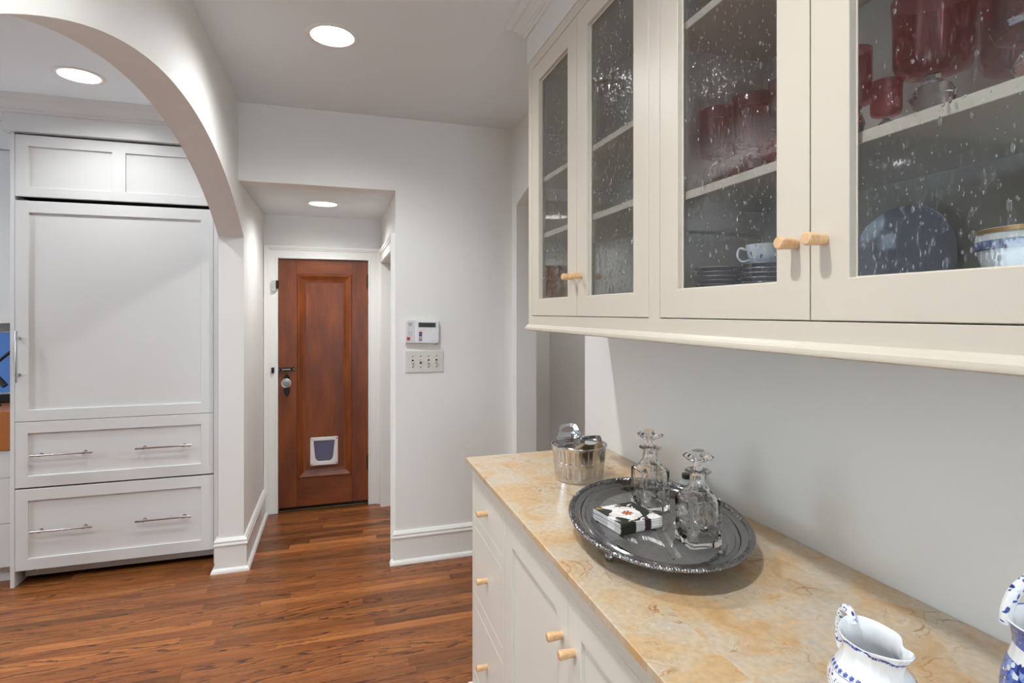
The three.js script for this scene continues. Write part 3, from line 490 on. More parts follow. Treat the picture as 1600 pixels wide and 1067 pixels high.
/* ------------------------------------------------------------------ oval silver tray */
const TRAY = [0.797, TOP, -1.279], TRAYA = 0.3205, TRAYB = 0.2245, TRAYTURN = -0.333, LIFT = 0.011, TRAYFLOOR = 0.0235 + LIFT;
{
  const t = thing('oval_tray', 'large tarnished oval silver platter on feet with a beaded rim', 'tray', TRAY, TRAYTURN);
  const N = 168, ring = (d, y) => [...Array(N)].map((_, i) => { const a = 2 * Math.PI * i / N; return [(TRAYB - d) * Math.cos(a), y, (TRAYA - d) * Math.sin(a)]; });
  // wells pressed into the floor: one spine and curved branches
  const curves = [];
  const seg = (pts) => curves.push(new THREE.CatmullRomCurve3(pts.map(([x, z]) => V3(x, 0, z))).getSpacedPoints(26));
  seg([[0, -0.20], [0.004, -0.06], [0, 0.08], [0.0, 0.20]]);
  for (const s of [-1, 1]) { seg([[s * 0.012, 0.14], [s * 0.05, 0.10], [s * 0.07, 0.125], [s * 0.10, 0.09]]); seg([[s * 0.012, 0.05], [s * 0.045, 0.0], [s * 0.075, 0.022], [s * 0.118, -0.02]]); seg([[s * 0.012, -0.05], [s * 0.04, -0.09], [s * 0.07, -0.075], [s * 0.105, -0.115]]); }
  const dent = (x, z) => { let best = 1; curves.forEach((c, k) => { for (let i = 0; i < c.length - 1; i++) { const a = c[i], b = c[i + 1], ux = b.x - a.x, uz = b.z - a.z, q = clamp(((x - a.x) * ux + (z - a.z) * uz) / (ux * ux + uz * uz)), e = Math.hypot(x - a.x - q * ux, z - a.z - q * uz) / (k ? 1 : 1.25); if (e < best) best = e; } }); return 0.0012 * smooth(0.016, 0.0105, best) * smooth(0.004, 0.0085, best) - 0.0060 * smooth(0.0105, 0.005, best); };
  const outer = [[0.004, 0.0425], [0.013, 0.0435], [0.0155, 0.0405], [0.020, 0.0385], [0.030, 0.0375], [0.033, 0.0405], [0.037, 0.0425], [0.041, 0.0405], [0.044, 0.0365], [0.050, 0.0355], [0.056, 0.0345], [0.061, 0.030], [0.066, 0.0262], [0.071, 0.0242], [0.076, 0.0235]].map(([d, y]) => [d, y + LIFT]);
  const rings = outer.map(([d, y]) => ring(d, y)), K = 46;
  for (let k = 1; k < K; k++) { const f = 1 - k / K; rings.push([...Array(N)].map((_, i) => { const a = 2 * Math.PI * i / N, x = (TRAYB - 0.076) * f * Math.cos(a), z = (TRAYA - 0.076) * f * Math.sin(a); return [x, TRAYFLOOR + dent(x, z) * smooth(0, 0.06, 1 - f), z]; })); }
  rings.push(ring(0, 0).map(() => [0, TRAYFLOOR - 0.0062, 0]));
  rings.push(ring(0, 0).map(() => [0, TRAYFLOOR - 0.0075, 0]), ring(0.08, TRAYFLOOR - 0.0075), ring(0.074, TRAYFLOOR - 0.004), ring(0.06, 0.0265 + LIFT), ring(0.054, 0.032 + LIFT), ring(0.03, 0.034 + LIFT), ring(0.004, 0.0395 + LIFT), ring(0.004, 0.0425 + LIFT));
  const nf = outer.length - 1, floorRings = rings.slice(nf, nf + K + 1), dishRings = [...rings.slice(0, nf + 1), ring(0.079, TRAYFLOOR - 0.0008), ring(0.079, TRAYFLOOR - 0.007), ...rings.slice(nf + K + 2)];
  part('dish', metric(loft(dishRings, { closed: true, crease: 0.7 }), 0.2, 0.2, 'xz'), M.tarnish, t);
  part('well', metric(loft([...floorRings, ring(0, 0).map(() => [0, TRAYFLOOR - 0.0075, 0]), ring(0.0775, TRAYFLOOR - 0.0075), ring(0.0775, TRAYFLOOR - 0.0006)], { closed: true, crease: 0.7 }), 0.2, 0.2, 'xz'), M.scuffed, t, 'scratched dull grey well with pressed channels');
  const NB = 1520, bump = [];
  for (let i = 0; i < NB; i++) {
    const a = 2 * Math.PI * i / NB, ca = Math.cos(a), sa = Math.sin(a), nx = ca * TRAYA, nz = sa * TRAYB, l = Math.hypot(nx, nz), cx = (TRAYB - 0.0065) * ca, cz = (TRAYA - 0.0065) * sa, row = [];
    for (let j = 0; j < 12; j++) {
      const b = 2 * Math.PI * j / 12, up = Math.sin(b), sw = i * 230 / NB * 2 * Math.PI;
      const r = 0.0058 + 0.0016 * Math.abs(Math.sin(sw / 2 + Math.cos(b) * 1.3)) * clamp(up + 0.7) + 0.0013 * noise(i * 0.31, j * 0.9);
      row.push([cx + nx / l * r * 1.15 * Math.cos(b), 0.0435 + LIFT + r * 0.85 * up, cz + nz / l * r * 1.15 * Math.cos(b)]);
    }
    bump.push(row);
  }
  part('beaded_rim', loft(bump, { closed: true, crease: 0.9 }), M.tarnishRim, t, 'ornate beaded border');
  for (const a of [0.62, 2.52, -0.62, -2.52]) {
    const x = (TRAYB - 0.05) * Math.cos(a), z = (TRAYA - 0.05) * Math.sin(a), g = [new THREE.SphereGeometry(0.0128, 20, 14).translate(x, 0.0145, z), new THREE.TorusGeometry(0.0105, 0.003, 8, 20).rotateX(Math.PI / 2).translate(x, 0.022, z), rod([x, 0.016, z], [x * 0.985, 0.034 + LIFT, z * 0.985], 0.008)];
    for (let k = 0; k < 5; k++) { const b = k / 5 * 6.283; g.push(new THREE.TorusGeometry(0.0122, 0.0018, 6, 18, Math.PI).rotateZ(-Math.PI / 2).rotateY(b).translate(x, 0.0145, z)); }
    part('foot', join(g), M.tarnishRim, t, 'ball foot with ribs');
  }
}

/* ------------------------------------------------------------------ paper napkins on the tray */
{
  const print = canvasTexture(512, 512, (c, w, h) => {
    c.fillStyle = '#2f2e26'; c.fillRect(0, 0, w, h);
    const petal = (x, y, a, l, wd, col) => { c.save(); c.translate(x, y); c.rotate(a); c.beginPath(); c.moveTo(0, 0); c.bezierCurveTo(wd, l * 0.2, wd * 1.2, l * 0.8, wd * 0.3, l); c.quadraticCurveTo(0, l * 0.9, -wd * 0.3, l); c.bezierCurveTo(-wd * 1.2, l * 0.8, -wd, l * 0.2, 0, 0); c.fillStyle = col; c.fill(); c.restore(); };
    const flower = (x, y, r, n, off) => { for (let i = 0; i < n; i++) petal(x, y, off + i * 6.283 / n, r * (0.85 + 0.3 * rnd()), r * 0.46, ['#efe9e6', '#f4f1f0', '#e4dcd8'][i % 3]); for (let i = 0; i < n; i++) petal(x, y, off + 0.4 + i * 6.283 / n, r * 0.6, r * 0.3, ['#f6f3f1', '#e9e0da'][i % 2]); };
    const leaf = (x, y, a, l) => { petal(x, y, a, l, l * 0.2, '#f0eeea'); petal(x + 6, y + 6, a, l * 0.7, l * 0.1, '#4a4938'); };
    for (const [x, y, a, l] of [[330, 70, 2.3, 120], [420, 120, 0.4, 110], [460, 60, 1.2, 90], [60, 440, 2.7, 120], [120, 470, -1.8, 90], [480, 330, -0.6, 110], [250, 500, -2.2, 100], [30, 250, -0.4, 90]]) leaf(x, y, a, l);
    flower(240, 265, 178, 9, 0.2); flower(170, 30, 90, 7, 1); flower(450, 480, 90, 7, 0.6); flower(0, 330, 60, 6, 0.3);
    for (let i = 0; i < 8; i++) petal(250, 270, i * 0.785, 66, 14, '#7c1f22'); for (let i = 0; i < 8; i++) petal(250, 270, i * 0.785 + 0.39, 42, 9, '#d8863a'); c.fillStyle = '#6a2a1c'; c.beginPath(); c.arc(250, 270, 12, 0, 7); c.fill();
    c.fillStyle = '#b09a4e'; c.beginPath(); c.ellipse(52, 40, 40, 28, 0.5, 0, 7); c.fill(); c.fillStyle = '#6b5a20'; c.beginPath(); c.ellipse(64, 48, 16, 10, 0.5, 0, 7); c.fill();
    c.fillStyle = '#59202a'; c.fillRect(300, 486, 26, 26); c.fillStyle = '#d9d4d2'; c.fillRect(170, 492, 120, 20); c.fillStyle = '#2f2e26'; c.fillRect(150, 506, 30, 6);
  });
  const s = 0.127, mat = std({ map: print, roughness: 0.85 }), white = std({ color: lin(0.78, 0.77, 0.78), roughness: 0.9 });
  const g = metric(new RoundedBoxGeometry(s, 0.0020, s, 2, 0.00095), s, s, 'xz', 0.5, 0.5);
  { const uv = g.attributes.uv; for (let i = 0; i < uv.count; i++) uv.setXY(i, clamp(uv.getX(i), 0.004, 0.996), clamp(1 - uv.getY(i), 0.004, 0.996)); }
  const inner = bx(-s / 2 - 0.0009, s / 2 - 0.004, -0.0005, 0.0005, -s / 2 + 0.002, s / 2 - 0.004);
  const make = (label) => { const t = thing('paper_napkin', label, 'napkin', [0, 0, 0], 0, 'folded paper napkins on the tray'); part('outer_ply', g, mat, t); part('inner_ply', inner, white, t); return t; };
  const first = make('dark floral paper napkin in the stack on the silver tray, below the topmost one'), n = 12, cx = 0.725, cz = -1.300;
  for (let i = 0; i < n; i++) {
    const pos = [cx + rr(-0.0012, 0.0012), TOP + TRAYFLOOR + 0.0014 + 0.00112 + i * 0.00222, cz + rr(-0.0012, 0.0012)], turn = 0.13 + rr(-0.02, 0.02), last = i === n - 1;
    if (i === 0) { first.position.set(...pos); first.rotation.y = turn; } else copy(first, pos, turn, last ? 'topmost paper napkin of the stack, dark with a large white flower' : undefined);
    if (last) { const o = scene.children[scene.children.length - 1]; delete o.userData.group; }
  }
}

/* ------------------------------------------------------------------ two square crystal decanters */
{
  const etched = canvasTexture(512, 512, (c, w, h) => {
    c.fillStyle = '#000'; c.fillRect(0, 0, w, h);
    for (let f = 0; f < 4; f++) for (let k = 0; k < 5; k++) {
      const x = f * 128 + 64 + rr(-34, 34), y = 512 - (130 + rr(0, 150)), r = rr(9, 16); c.fillStyle = 'rgba(150,150,150,0.8)';
      for (let i = 0; i < 6; i++) { c.beginPath(); c.ellipse(x + r * Math.cos(i * 1.047), y + r * Math.sin(i * 1.047), r * 0.75, r * 0.45, i * 1.047, 0, 7); c.fill(); }
      c.strokeStyle = 'rgba(120,120,120,0.8)'; c.lineWidth = 2; c.beginPath(); c.moveTo(x, y); c.quadraticCurveTo(x + rr(-20, 20), y + 24, x + rr(-24, 24), y + 50); c.stroke();
    }
  }, false);
  const glass = phy({ color: lin(0.985, 0.99, 0.99), transmission: 1, thickness: 0.02, roughness: 1, roughnessMap: etched, ior: 1.5 });
  const NS = 96, hs = 0.0425;
  const sq = (a, h, ch) => { const c = Math.abs(Math.cos(a)), s = Math.abs(Math.sin(a)); return Math.min(h / Math.max(c, s), (2 * h - ch) / (c + s)); };
  const ringOf = ([y, h, t, R], ch) => [...Array(NS)].map((_, i) => { const a = 2 * Math.PI * i / NS + Math.PI / 4, r = sq(a, h, ch * h / hs) * (1 - t) + R * t; return [r * Math.cos(a), y, r * Math.sin(a)]; });
  // [height, half side of the square, how far it has become round, round radius]
  const out = [[0.001, hs - 0.002, 0, 0], [0.0025, hs, 0, 0], [0.06, hs, 0, 0], [0.110, hs, 0, 0], [0.1135, hs - 0.0006, 0, 0], [0.116, hs - 0.0025, 0.04, 0.045], [0.121, 0.0345, 0.16, 0.0385], [0.127, 0.028, 0.36, 0.0325], [0.134, 0.0235, 0.62, 0.0275], [0.141, 0.021, 0.86, 0.0238], [0.148, 0.02, 1, 0.0212], [0.156, 0.02, 1, 0.0198], [0.166, 0.02, 1, 0.0192], [0.1705, 0.02, 1, 0.0192], [0.1725, 0.02, 1, 0.0225], [0.1735, 0.02, 1, 0.029], [0.1755, 0.02, 1, 0.0318], [0.178, 0.02, 1, 0.0318], [0.180, 0.02, 1, 0.029], [0.1808, 0.02, 1, 0.02], [0.1802, 0.02, 1, 0.0135]];
  const inn = [[0.172, 0.02, 1, 0.0130], [0.156, 0.02, 1, 0.0138], [0.148, 0.02, 1, 0.0152], [0.140, 0.0155, 0.85, 0.018], [0.132, 0.0185, 0.6, 0.0225], [0.124, 0.0235, 0.35, 0.029], [0.117, 0.030, 0.15, 0.035], [0.110, hs - 0.007, 0.03, 0.04], [0.100, hs - 0.006, 0, 0], [0.06, hs - 0.006, 0, 0], [0.018, hs - 0.006, 0, 0], [0.0125, hs - 0.009, 0.05, 0.04], [0.0098, hs - 0.018, 0.4, 0.026], [0.009, 0.01, 1, 0.01]];
  const rings = [...out.map((q) => ringOf(q, 0.0065)), ...inn.map((q) => ringOf(q, 0.012))];
  const body = loft(rings, { crease: 0.5 });
  { const p = body.attributes.position, uv = body.attributes.uv; for (let i = 0; i < p.count; i++) { const y = p.getY(i), r = Math.hypot(p.getX(i), p.getZ(i)); uv.setXY(i, Math.atan2(p.getZ(i), p.getX(i)) / 6.2832 + 0.5, y > 0.02 && y < 0.1 && Math.max(Math.abs(p.getX(i)), Math.abs(p.getZ(i))) > hs - 0.003 ? y / 0.13 : 0.02); } }
  const facet = (pts, n, tw = 0) => creased(lathe(pts, n).rotateY(tw), 0.12);
  const stopper = join([facet([[0, 0.2285], [0.017, 0.2275], [0.0385, 0.2135], [0.034, 0.208], [0.02, 0.2015], [0.0095, 0.1975]], 8, 0.2), creased(lathe([[0.0095, 0.1975], [0.0085, 0.190], [0.011, 0.1835], [0.0115, 0.1825], [0.0108, 0.158], [0, 0.1575]], 24), 0.4)]);
  const make = (label, pos, turn) => { const t = thing('decanter', label, 'decanter', pos, turn); part('bottle', body, glass, t, 'square etched bottle with a flanged lip'); part('stopper', creased(mergeVertices(stopper), 0.12), M.crystal, t, 'faceted flat stopper'); return t; };
  const y = TOP + TRAYFLOOR + 0.0016, a = make('nearer square glass decanter on the silver tray, in front of the other', [0.8245, y, -1.136], -0.10); a.scale.setScalar(0.97);
  copy(a, [0.842, y, -1.378], -0.03, 'farther square glass decanter on the silver tray, behind the napkins').scale.setScalar(0.97);
}

/* ------------------------------------------------------------------ silver ice bucket */
{
  const t = thing('ice_bucket', 'shiny silver ice bucket shaped like a staved pail with two handles', 'bucket', [0.818, TOP, -1.808]);
  const N = 360, ST = 30, r0 = (y) => 0.0835 + (0.0965 - 0.0835) * y / 0.125;
  const groove = (i) => { const f = (i / N * ST) % 1, d = Math.min(f, 1 - f); return d < 0.10 ? 1 : 0; };
  const ringOf = (y, dr, g = 0) => [...Array(N)].map((_, i) => { const a = 2 * Math.PI * i / N, f = (i / N * ST) % 1, r = r0(y) + dr - g * (0.0019 * groove(i)) + (g ? 0.0006 * Math.sin(Math.PI * f) : 0); return [r * Math.cos(a), y, r * Math.sin(a)]; });
  const R = [[0.0006, -0.003], [0.0016, 0], [0.015, 0.0005], [0.016, 0.0005], [0.0163, -0.0003, 1], [0.035, 0, 1], [0.0537, -0.0003, 1], [0.054, 0.001], [0.0675, 0.001], [0.0678, -0.0003, 1], [0.09, 0, 1], [0.1097, -0.0003, 1], [0.110, 0.0005], [0.117, 0.0008], [0.118, 0.003], [0.121, 0.0035], [0.124, 0.002], [0.1245, -0.001], [0.122, -0.003], [0.108, -0.004]].map(([y, d, g]) => ringOf(y, d, g));
  R.push(ringOf(0.108, -0.09));
  part('body', loft(R, { caps: [true, true], crease: 0.35 }), M.silver, t);
  part('lid', creased(lathe([[0, 0.1255], [0.02, 0.125], [0.06, 0.1215], [0.084, 0.118], [0.0905, 0.1195], [0.092, 0.1185], [0.092, 0.110], [0, 0.110]], 72), 0.6), M.silver, t);
  part('lid_ring', join([new THREE.TorusGeometry(0.0125, 0.0032, 12, 36).translate(0, 0.1425, 0), lathe([[0, 0.1255], [0.011, 0.1252], [0.007, 0.129], [0.006, 0.131], [0, 0.1315]], 24)]).rotateY(0.35), M.silver, t);
  const cr = new THREE.CatmullRomCurve3([[0.060, 0.0], [0.049, 0.010], [0.041, 0.021], [0.036, 0.034], [0.030, 0.043], [0.018, 0.0475], [0, 0.0485], [-0.018, 0.0475], [-0.030, 0.043], [-0.036, 0.034], [-0.041, 0.021], [-0.049, 0.010], [-0.060, 0.0], [-0.04, -0.0055], [-0.02, -0.0055], [0, -0.0055], [0.02, -0.0055], [0.04, -0.0055]].map(([x, y]) => V3(x, y, 0)), true, 'catmullrom', 0.4).getSpacedPoints(96).slice(0, 96);
  const slot = cr.map((p) => { const a = Math.atan2(p.y - 0.0255, p.x * 0.75), e = (v, k) => Math.sign(v) * Math.pow(Math.abs(v), k); return [0.0235 * e(Math.cos(a), 0.75), 0.0265 + 0.0105 * e(Math.sin(a), 0.75)]; });
  const bend = (s, h, o) => { const R0 = 0.0955 + o + h * 0.2, th = s / 0.0965; return [R0 * Math.sin(th), 0.1245 + h, R0 * Math.cos(th)]; };
  const ear = creased(loft([cr.map((p) => bend(p.x, p.y, 0.0035)), slot.map(([x, y]) => bend(x, y, 0.0035)), slot.map(([x, y]) => bend(x, y, 0)), cr.map((p) => bend(p.x, p.y, 0))], { closed: true, crease: 0.7 }), 0.7);
  part('handle', ear, M.silver, t, 'upright ear handle with an oval hole'); part('handle', ear, M.silver, t, 'upright ear handle with an oval hole').rotation.y = Math.PI;
}

/* ------------------------------------------------------------------ small jar by the wall */
{
  const t = thing('small_jar', 'small pale jar with a black cap by the wall behind the nearer decanter', 'jar', [1.06, TOP, -1.515]);
  part('body', creased(lathe([[0, 0.0008], [0.026, 0.0008], [0.0285, 0.004], [0.0285, 0.04], [0.027, 0.048], [0.019, 0.058], [0.0145, 0.061], [0, 0.061]], 40), 0.6), phy({ color: lin(0.62, 0.70, 0.68), roughness: 0.2 }), t);
  part('cap', creased(lathe([[0, 0.0612], [0.0165, 0.0612], [0.017, 0.063], [0.017, 0.074], [0.0155, 0.076], [0, 0.0765]], 32), 0.6), M.black, t, 'black cap');
}

/* ------------------------------------------------------------------ blue and white pitchers */
function transfer(w, h, style) {                                // blue transfer print: borders, sprigs and scenes in cobalt
  return canvasTexture(w, h, (c) => {
    c.fillStyle = '#eef0f2'; c.fillRect(0, 0, w, h);
    const Y = (v) => h * (1 - v), blot = (x, y, r, col) => { c.fillStyle = col; c.beginPath(); for (let k = 0; k < 7; k++) { const a = k * 0.9, q = r * rr(0.5, 1.1); k ? c.lineTo(x + q * Math.cos(a), y + q * Math.sin(a)) : c.moveTo(x + q, y); } c.closePath(); c.fill(); };
    const ink = ['#3a4fa0', '#26377f', '#6d80c4', '#8f9fd6'];
    const band = (v0, v1, dens) => { for (let x = 0; x < w; x += 16) { const y = Y((v0 + v1) / 2), r = h * (v1 - v0) * 0.42; for (let k = 0; k < dens; k++) blot(x + rr(0, 16), y + rr(-r, r), rr(3, 8), ink[Math.floor(rnd() * 3)]); } };
    if (style === 0) {
      for (let x = 0; x < w; x += 4) { const y = Y(0.955) + 6 * Math.sin(x * 0.07); c.fillStyle = ink[Math.floor(rnd() * 3)]; c.fillRect(x, y, 4, rr(10, 20)); }
      for (let x = 0; x < w; x += 30) { const y = Y(0.655); for (let i = 0; i < 5; i++) { c.fillStyle = ink[i % 2 ? 0 : 2]; c.beginPath(); c.arc(x + 15 + 7 * Math.cos(i * 1.257), y + 7 * Math.sin(i * 1.257), 5, 0, 7); c.fill(); } c.fillStyle = '#26377f'; c.fillRect(x, y + 14, 30, 2.5); c.beginPath(); c.arc(x + 15, y, 2.5, 0, 7); c.fill(); }
      for (let i = 0; i < 900; i++) { const x = rnd() * w, v = rr(0.05, 0.60), m = noise(x / 60, v * 9); if (m > -0.1) blot(x, Y(v), rr(2, 9), ink[Math.floor(rnd() * 4)]); }
      c.strokeStyle = '#26377f'; c.lineWidth = 2; for (let i = 0; i < 90; i++) { const x = rnd() * w, y = Y(rr(0.08, 0.58)); c.beginPath(); c.moveTo(x, y); c.quadraticCurveTo(x + rr(-30, 30), y + rr(-30, 30), x + rr(-50, 50), y + rr(-40, 40)); c.stroke(); }
    } else {
      c.fillStyle = '#4a66b4'; c.fillRect(0, Y(0.98), w, h * 0.16); band(0.83, 0.97, 9); c.fillStyle = '#eef0f2'; c.fillRect(0, Y(0.82), w, h * 0.09);
      c.fillStyle = '#5d7cc6'; c.fillRect(0, Y(0.72), w, h * 0.72); for (let i = 0; i < 1500; i++) blot(rnd() * w, Y(rr(0, 0.72)), rr(4, 18), ['#26408f', '#3a59ad', '#8fa8de', '#e6ebf4', '#16296b'][Math.floor(rnd() * 5)]);
    }
  });
}
function pitcher(name, label, pos, turn, prof, spout, map, handlePts, hr, mats) {
  const t = thing(name, label, 'pitcher', pos, turn), N = 96, top = prof[prof.length - 1][1];
  const shape = (r, y) => [...Array(N)].map((_, i) => {
    const a = 2 * Math.PI * i / N, f = smooth(spout.from, top, y), lobe = Math.pow(Math.max(0, Math.cos(a)), spout.sharp), side = Math.exp(-(((Math.abs(a > Math.PI ? a - 2 * Math.PI : a) - 1.05) / 0.42) ** 2)), back = Math.pow(Math.max(0, -Math.cos(a)), 3);
    const q = r * (1 + f * (spout.out * lobe - spout.pinch * side + spout.back * back)) * (1 + spout.flute * Math.cos(8 * a) * smooth(0.02, 0.05, y) * (1 - 0.6 * f));
    return [q * Math.cos(a), y + f * (spout.lift * lobe - spout.dip * side + spout.rise * back), q * Math.sin(a)];
  });
  const rings = prof.map(([r, y]) => shape(r, y)), ins = prof.slice(3).reverse().map(([r, y], i) => shape(r - 0.003, Math.max(y - (i ? 0 : 0.0002), 0.006)));
  const lip = shape(prof[prof.length - 1][0] - 0.0012, top + 0.0016);
  const g = loft([...rings, lip, ...ins], { crease: 0.9 });
  { const p = g.attributes.position, uv = g.attributes.uv, n = prof.length / (rings.length + ins.length); for (let i = 0; i < p.count; i++) { const v = uv.getY(i), out = v <= n; uv.setXY(i, uv.getX(i), out ? clamp(p.getY(i) / (top * 1.02), 0.005, 0.99) : 0.78); } }
  part('vessel', g, mats[0], t);
  part('handle', creased(mergeVertices(metricHandle(tube(handlePts, hr, 48, 12))), 0.9), mats[1], t, 'blue sprigged loop handle');
  return t;
}
function metricHandle(g) { g.scale(1, 1, 1); return g; }
{
  const map0 = transfer(1024, 512, 0), map1 = transfer(1024, 512, 1);
  const china = (map) => phy({ map, roughness: 0.12, clearcoat: 0.7, clearcoatRoughness: 0.04 });
  const sprig = canvasTexture(256, 64, (c, w, h) => { c.fillStyle = '#eef0f2'; c.fillRect(0, 0, w, h); for (let i = 0; i < 110; i++) { c.fillStyle = ['#26377f', '#3a4fa0'][i % 2]; c.beginPath(); c.ellipse(rnd() * w, rnd() * h, rr(1, 3), rr(2, 6), rnd() * 3, 0, 7); c.fill(); } });
  const s0 = china(map0), s1 = china(map1), sp = china(sprig);
  pitcher('cream_pitcher', 'small white pitcher with blue printed flowers and a wavy lip near the counter front', [0.716, TOP, -0.590], -1.8,
    [[0, 0.0008], [0.036, 0.0008], [0.038, 0.004], [0.036, 0.010], [0.044, 0.022], [0.054, 0.042], [0.0575, 0.06], [0.056, 0.074], [0.050, 0.087], [0.043, 0.097], [0.0385, 0.106], [0.0375, 0.115], [0.0395, 0.124], [0.0425, 0.132]],
    { from: 0.09, out: 0.42, sharp: 5, pinch: 0.16, back: 0.10, lift: 0.004, dip: 0.0055, rise: 0.006, flute: 0.012 }, map0,
    [[-0.041, 0.129, 0], [-0.047, 0.142, 0], [-0.056, 0.144, 0], [-0.066, 0.132, 0], [-0.072, 0.11, 0], [-0.069, 0.085, 0], [-0.055, 0.068, 0]], 0.0062, [s0, sp]);
  pitcher('blue_jug', 'taller blue and white jug with a hoop handle at the right edge by the wall', [0.880, TOP, -0.458], -0.785,
    [[0, 0.0008], [0.045, 0.0008], [0.048, 0.005], [0.047, 0.012], [0.056, 0.03], [0.064, 0.058], [0.067, 0.085], [0.065, 0.112], [0.059, 0.134], [0.0545, 0.148], [0.053, 0.160], [0.0555, 0.174], [0.062, 0.188]],
    { from: 0.15, out: 0.18, sharp: 5, pinch: 0.05, back: 0.0, lift: 0.010, dip: 0.003, rise: 0.0, flute: 0.0 }, map1,
    [[-0.0605, 0.180, 0], [-0.059, 0.200, 0], [-0.049, 0.228, 0], [-0.027, 0.250, 0], [0, 0.258, 0], [0.027, 0.250, 0], [0.049, 0.228, 0], [0.060, 0.200, 0], [0.063, 0.182, 0]], 0.0075, [s1, sp]);
}

/* ------------------------------------------------------------------ glass and china behind the seeded panes */
{
  const shelfY = 1.8197;
  const goblet = (label, h, rb, pos, group = 'ruby goblets on the middle shelf') => {
    const t = thing('goblet', label, 'goblet', pos, 0, group), rf = rb * 0.86, yb = h * 0.42;
    part('bowl', creased(lathe([[0, yb], [rb * 0.6, yb + h * 0.008], [rb * 0.86, yb + h * 0.035], [rb * 0.95, yb + h * 0.1], [rb * 0.96, yb + h * 0.4], [rb, h - 0.002], [rb - 0.001, h], [rb - 0.0022, h - 0.002], [rb * 0.96 - 0.0025, yb + h * 0.4], [rb * 0.9, yb + h * 0.11], [rb * 0.5, yb + h * 0.04], [0, yb + h * 0.035]], 40), 0.7), M.ruby, t, 'ruby glass bowl');
    part('stem', creased(lathe([[0, h * 0.09], [h * 0.035, h * 0.09], [h * 0.03, h * 0.13], [rb * 0.42, h * 0.175], [rb * 0.56, h * 0.255], [rb * 0.42, h * 0.335], [h * 0.04, h * 0.385], [h * 0.06, yb - 0.0005], [0, yb - 0.0005]], 28), 0.5), M.goblet, t, 'clear ball stem');
    part('foot', creased(lathe([[0, 0.0006], [rf, 0.0006], [rf, 0.003], [rf * 0.6, h * 0.03], [h * 0.04, h * 0.088], [0, h * 0.089]], 40), 0.6), M.ruby, t, 'ruby glass foot');
    return t;
  };
  const G = goblet('ruby goblet with a clear ball stem in the glass cabinet, leftmost in the third door', 0.2, 0.044, [0.865, shelfY, -1.115]);
  copy(G, [0.885, shelfY, -1.022], 0, 'ruby goblet with a clear ball stem, in the middle of the third glass door');
  copy(G, [0.985, shelfY, -1.08], 0, 'ruby goblet in the back row of the third glass door, on the left');
  copy(G, [0.99, shelfY, -0.965], 0, 'ruby goblet in the back row of the third glass door, on the right');
  copy(G, [0.90, shelfY, -0.93], 0, 'ruby goblet with a clear ball stem, rightmost in the third door beside its stile');
  const B = goblet('large ruby goblet on the middle shelf, centre of the nearest glass door', 0.212, 0.056, [0.885, shelfY, -0.628]);
  copy(B, [0.905, shelfY, -0.50], 0, 'large ruby goblet on the middle shelf at the right edge of the picture');
  copy(B, [1.0, shelfY, -0.575], 0, 'large ruby goblet standing behind the two front ones in the nearest glass door');
  goblet('slim ruby glass on the middle shelf at the left edge of the nearest door', 0.172, 0.026, [0.855, shelfY, -0.738]);
  goblet('little ruby glass on the middle shelf beside the slim one', 0.10, 0.024, [0.865, shelfY, -0.690]);
  goblet('ruby goblet on the top shelf, farthest left in the third door', 0.2, 0.044, [0.875, 2.2147, -1.12], 'ruby goblets on the top shelf');
  goblet('ruby goblet on the top shelf beside the farthest left one', 0.2, 0.044, [0.90, 2.2147, -1.01], 'ruby goblets on the top shelf');
  // china on the cabinet floor
  const fl = 1.5303;
  const bluePrint = canvasTexture(512, 128, (c, w, h) => { c.fillStyle = '#e8ebf0'; c.fillRect(0, 0, w, h); for (let i = 0; i < 70; i++) { const x = rnd() * w, y = rnd() * h; c.fillStyle = '#3b4f94'; for (let k = 0; k < 3; k++) { c.beginPath(); c.arc(x + rr(-6, 6), y + rr(-6, 6), rr(2, 5), 0, 7); c.fill(); } } });
  const cm = phy({ map: bluePrint, roughness: 0.15 }), rimM = std({ color: lin(0.7, 0.7, 0.7), metalness: 1, roughness: 0.2 }), navy = phy({ color: lin(0.10, 0.13, 0.26), roughness: 0.2 });
  const sc = (() => { const N = 96, R = (r, y, k) => [...Array(N)].map((_, i) => { const a = 2 * Math.PI * i / N, q = r * (1 + k * 0.04 * Math.abs(Math.cos(4 * a))); return [q * Math.cos(a), y, q * Math.sin(a)]; }); return loft([R(0.03, 0.0005, 0), R(0.035, 0.004, 0), R(0.06, 0.011, 1), R(0.0735, 0.016, 1), R(0.074, 0.0175, 1), R(0.06, 0.0135, 1), R(0.034, 0.007, 0), R(0.01, 0.0065, 0)], { crease: 0.8 }); })();
  const rimG = (() => { const N = 96; return loft([...Array(N)].map((_, i) => { const a = 2 * Math.PI * i / N, q = 0.0738 * (1 + 0.04 * Math.abs(Math.cos(4 * a))); return [...Array(6)].map((_, j) => { const b = j / 6 * 6.283; return [(q + 0.0011 * Math.cos(b)) * Math.cos(a), 0.0168 + 0.0011 * Math.sin(b), (q + 0.0011 * Math.cos(b)) * Math.sin(a)]; }); }), { closed: true, crease: 0.9 }); })();
  const plate = (label) => { const t = thing('saucer', label, 'saucer', [0, 0, 0], 0, 'saucers'); sc.scale(0.79, 0.79, 0.79); rimG.scale(0.79, 0.79, 0.79); part('dish', sc, navy, t); part('rim', rimG, rimM, t, 'silvered scalloped rim'); return t; };
  const first = plate('dark blue scalloped saucer in the stacks at the foot of the third glass door'); let k = 0;
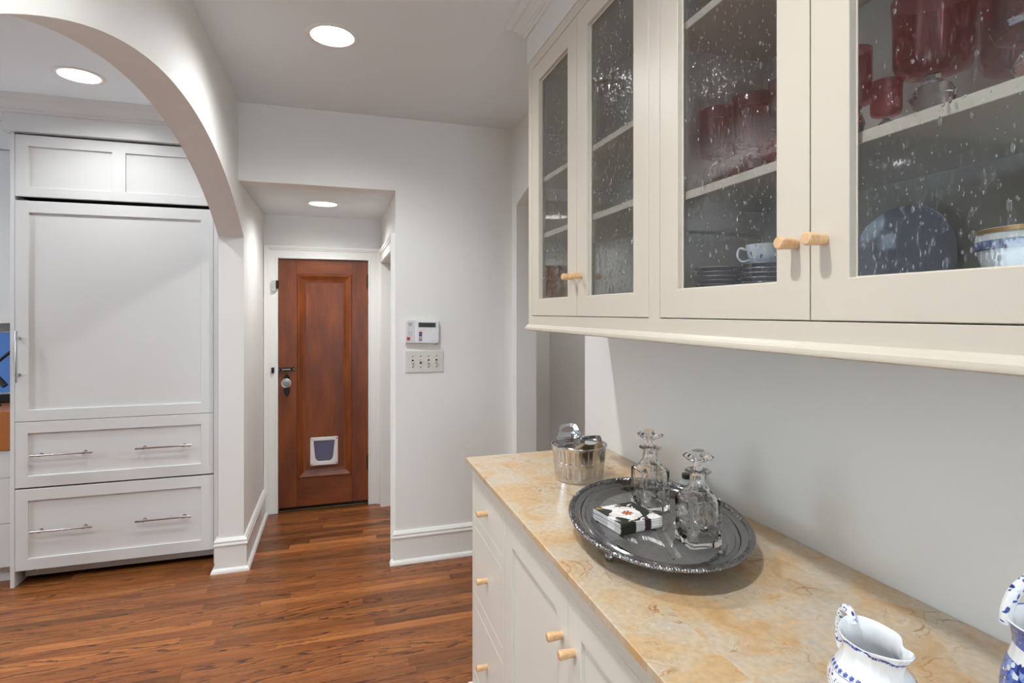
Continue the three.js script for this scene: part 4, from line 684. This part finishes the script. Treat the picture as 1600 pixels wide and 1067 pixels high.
  for (const [x, z, n, where] of [[0.872, -1.118, 11, 'left'], [0.895, -0.992, 11, 'right']]) for (let i = 0; i < n; i++) {
    const p = [x + rr(-0.001, 0.001), fl + 0.0006 + i * 0.0100, z + rr(-0.001, 0.001)], l = i === n - 1 ? 'topmost dark blue saucer of the ' + where + ' stack at the foot of the third glass door' : 'dark blue scalloped saucer within the ' + where + ' stack at the foot of the third glass door';
    if (k++ === 0) { first.position.set(...p); first.userData.label = l; first.userData.group = 'saucers within the left stack'; } else { const o = copy(first, p, rr(0, 0.2), l); if (i === n - 1) delete o.userData.group; else o.userData.group = 'saucers within the ' + where + ' stack'; }
  }
  const cup = (label, pos, s, turn) => {
    const t = thing('teacup', label, 'cup', pos, turn);
    part('bowl', creased(lathe([[0, 0.0008], [0.02 * s, 0.0008], [0.021 * s, 0.005 * s], [0.032 * s, 0.014 * s], [0.038 * s, 0.028 * s], [0.042 * s, 0.05 * s], [0.0405 * s, 0.05 * s], [0.036 * s, 0.028 * s], [0.03 * s, 0.016 * s], [0, 0.009 * s]], 48), 0.7), cm, t);
    part('handle', tube([[0.040 * s, 0.042 * s, 0], [0.055 * s, 0.045 * s, 0], [0.060 * s, 0.03 * s, 0], [0.05 * s, 0.016 * s, 0], [0.034 * s, 0.018 * s, 0]], 0.0028 * s, 30, 8), cm, t); return t;
  };
  cup('white teacup with blue flower sprigs on the saucers in the third glass door', [0.895, fl + 0.1065, -0.992], 1.0, 2.2);
  const tu = thing('serving_bowl', 'white and blue footed bowl with a gilt band at the right of the nearest door', 'bowl', [0.905, fl, -0.487], 0); tu.scale.setScalar(0.9);
  part('bowl', creased(lathe([[0, 0.0006], [0.05, 0.0006], [0.045, 0.012], [0.03, 0.03], [0.055, 0.05], [0.082, 0.08], [0.09, 0.115], [0.088, 0.135], [0.0855, 0.135], [0.085, 0.115], [0.076, 0.084], [0.05, 0.056], [0, 0.05]], 56), 0.7), M.porcelain, tu);
  part('band', creased(lathe([[0.0885, 0.128], [0.0905, 0.128], [0.0905, 0.134], [0.0885, 0.134], [0.0885, 0.128]], 56), 0.5), std({ color: lin(0.6, 0.36, 0.13), metalness: 0.8, roughness: 0.3 }), tu, 'gilt band');
  part('blue_band', creased(lathe([[0.0885, 0.103], [0.0912, 0.105], [0.0912, 0.114], [0.0895, 0.118], [0.0885, 0.103]], 56), 0.5), navy, tu, 'dark blue painted band');
  const up = thing('plate', 'pale blue plate leaning upright on the cabinet floor in the nearest door', 'plate', [1.05, fl + 0.108, -0.80], -Math.PI / 2);
  part('dish', creased(lathe([[0, -0.002], [0.06, -0.002], [0.075, 0.006], [0.106, 0.014], [0.107, 0.016], [0.075, 0.009], [0.06, 0.002], [0, 0.002]], 64).rotateX(Math.PI / 2 - 0.12), 0.5), phy({ color: lin(0.36, 0.37, 0.47), roughness: 0.15 }), up);
}
//NEXT
renderer.render(scene, camera);
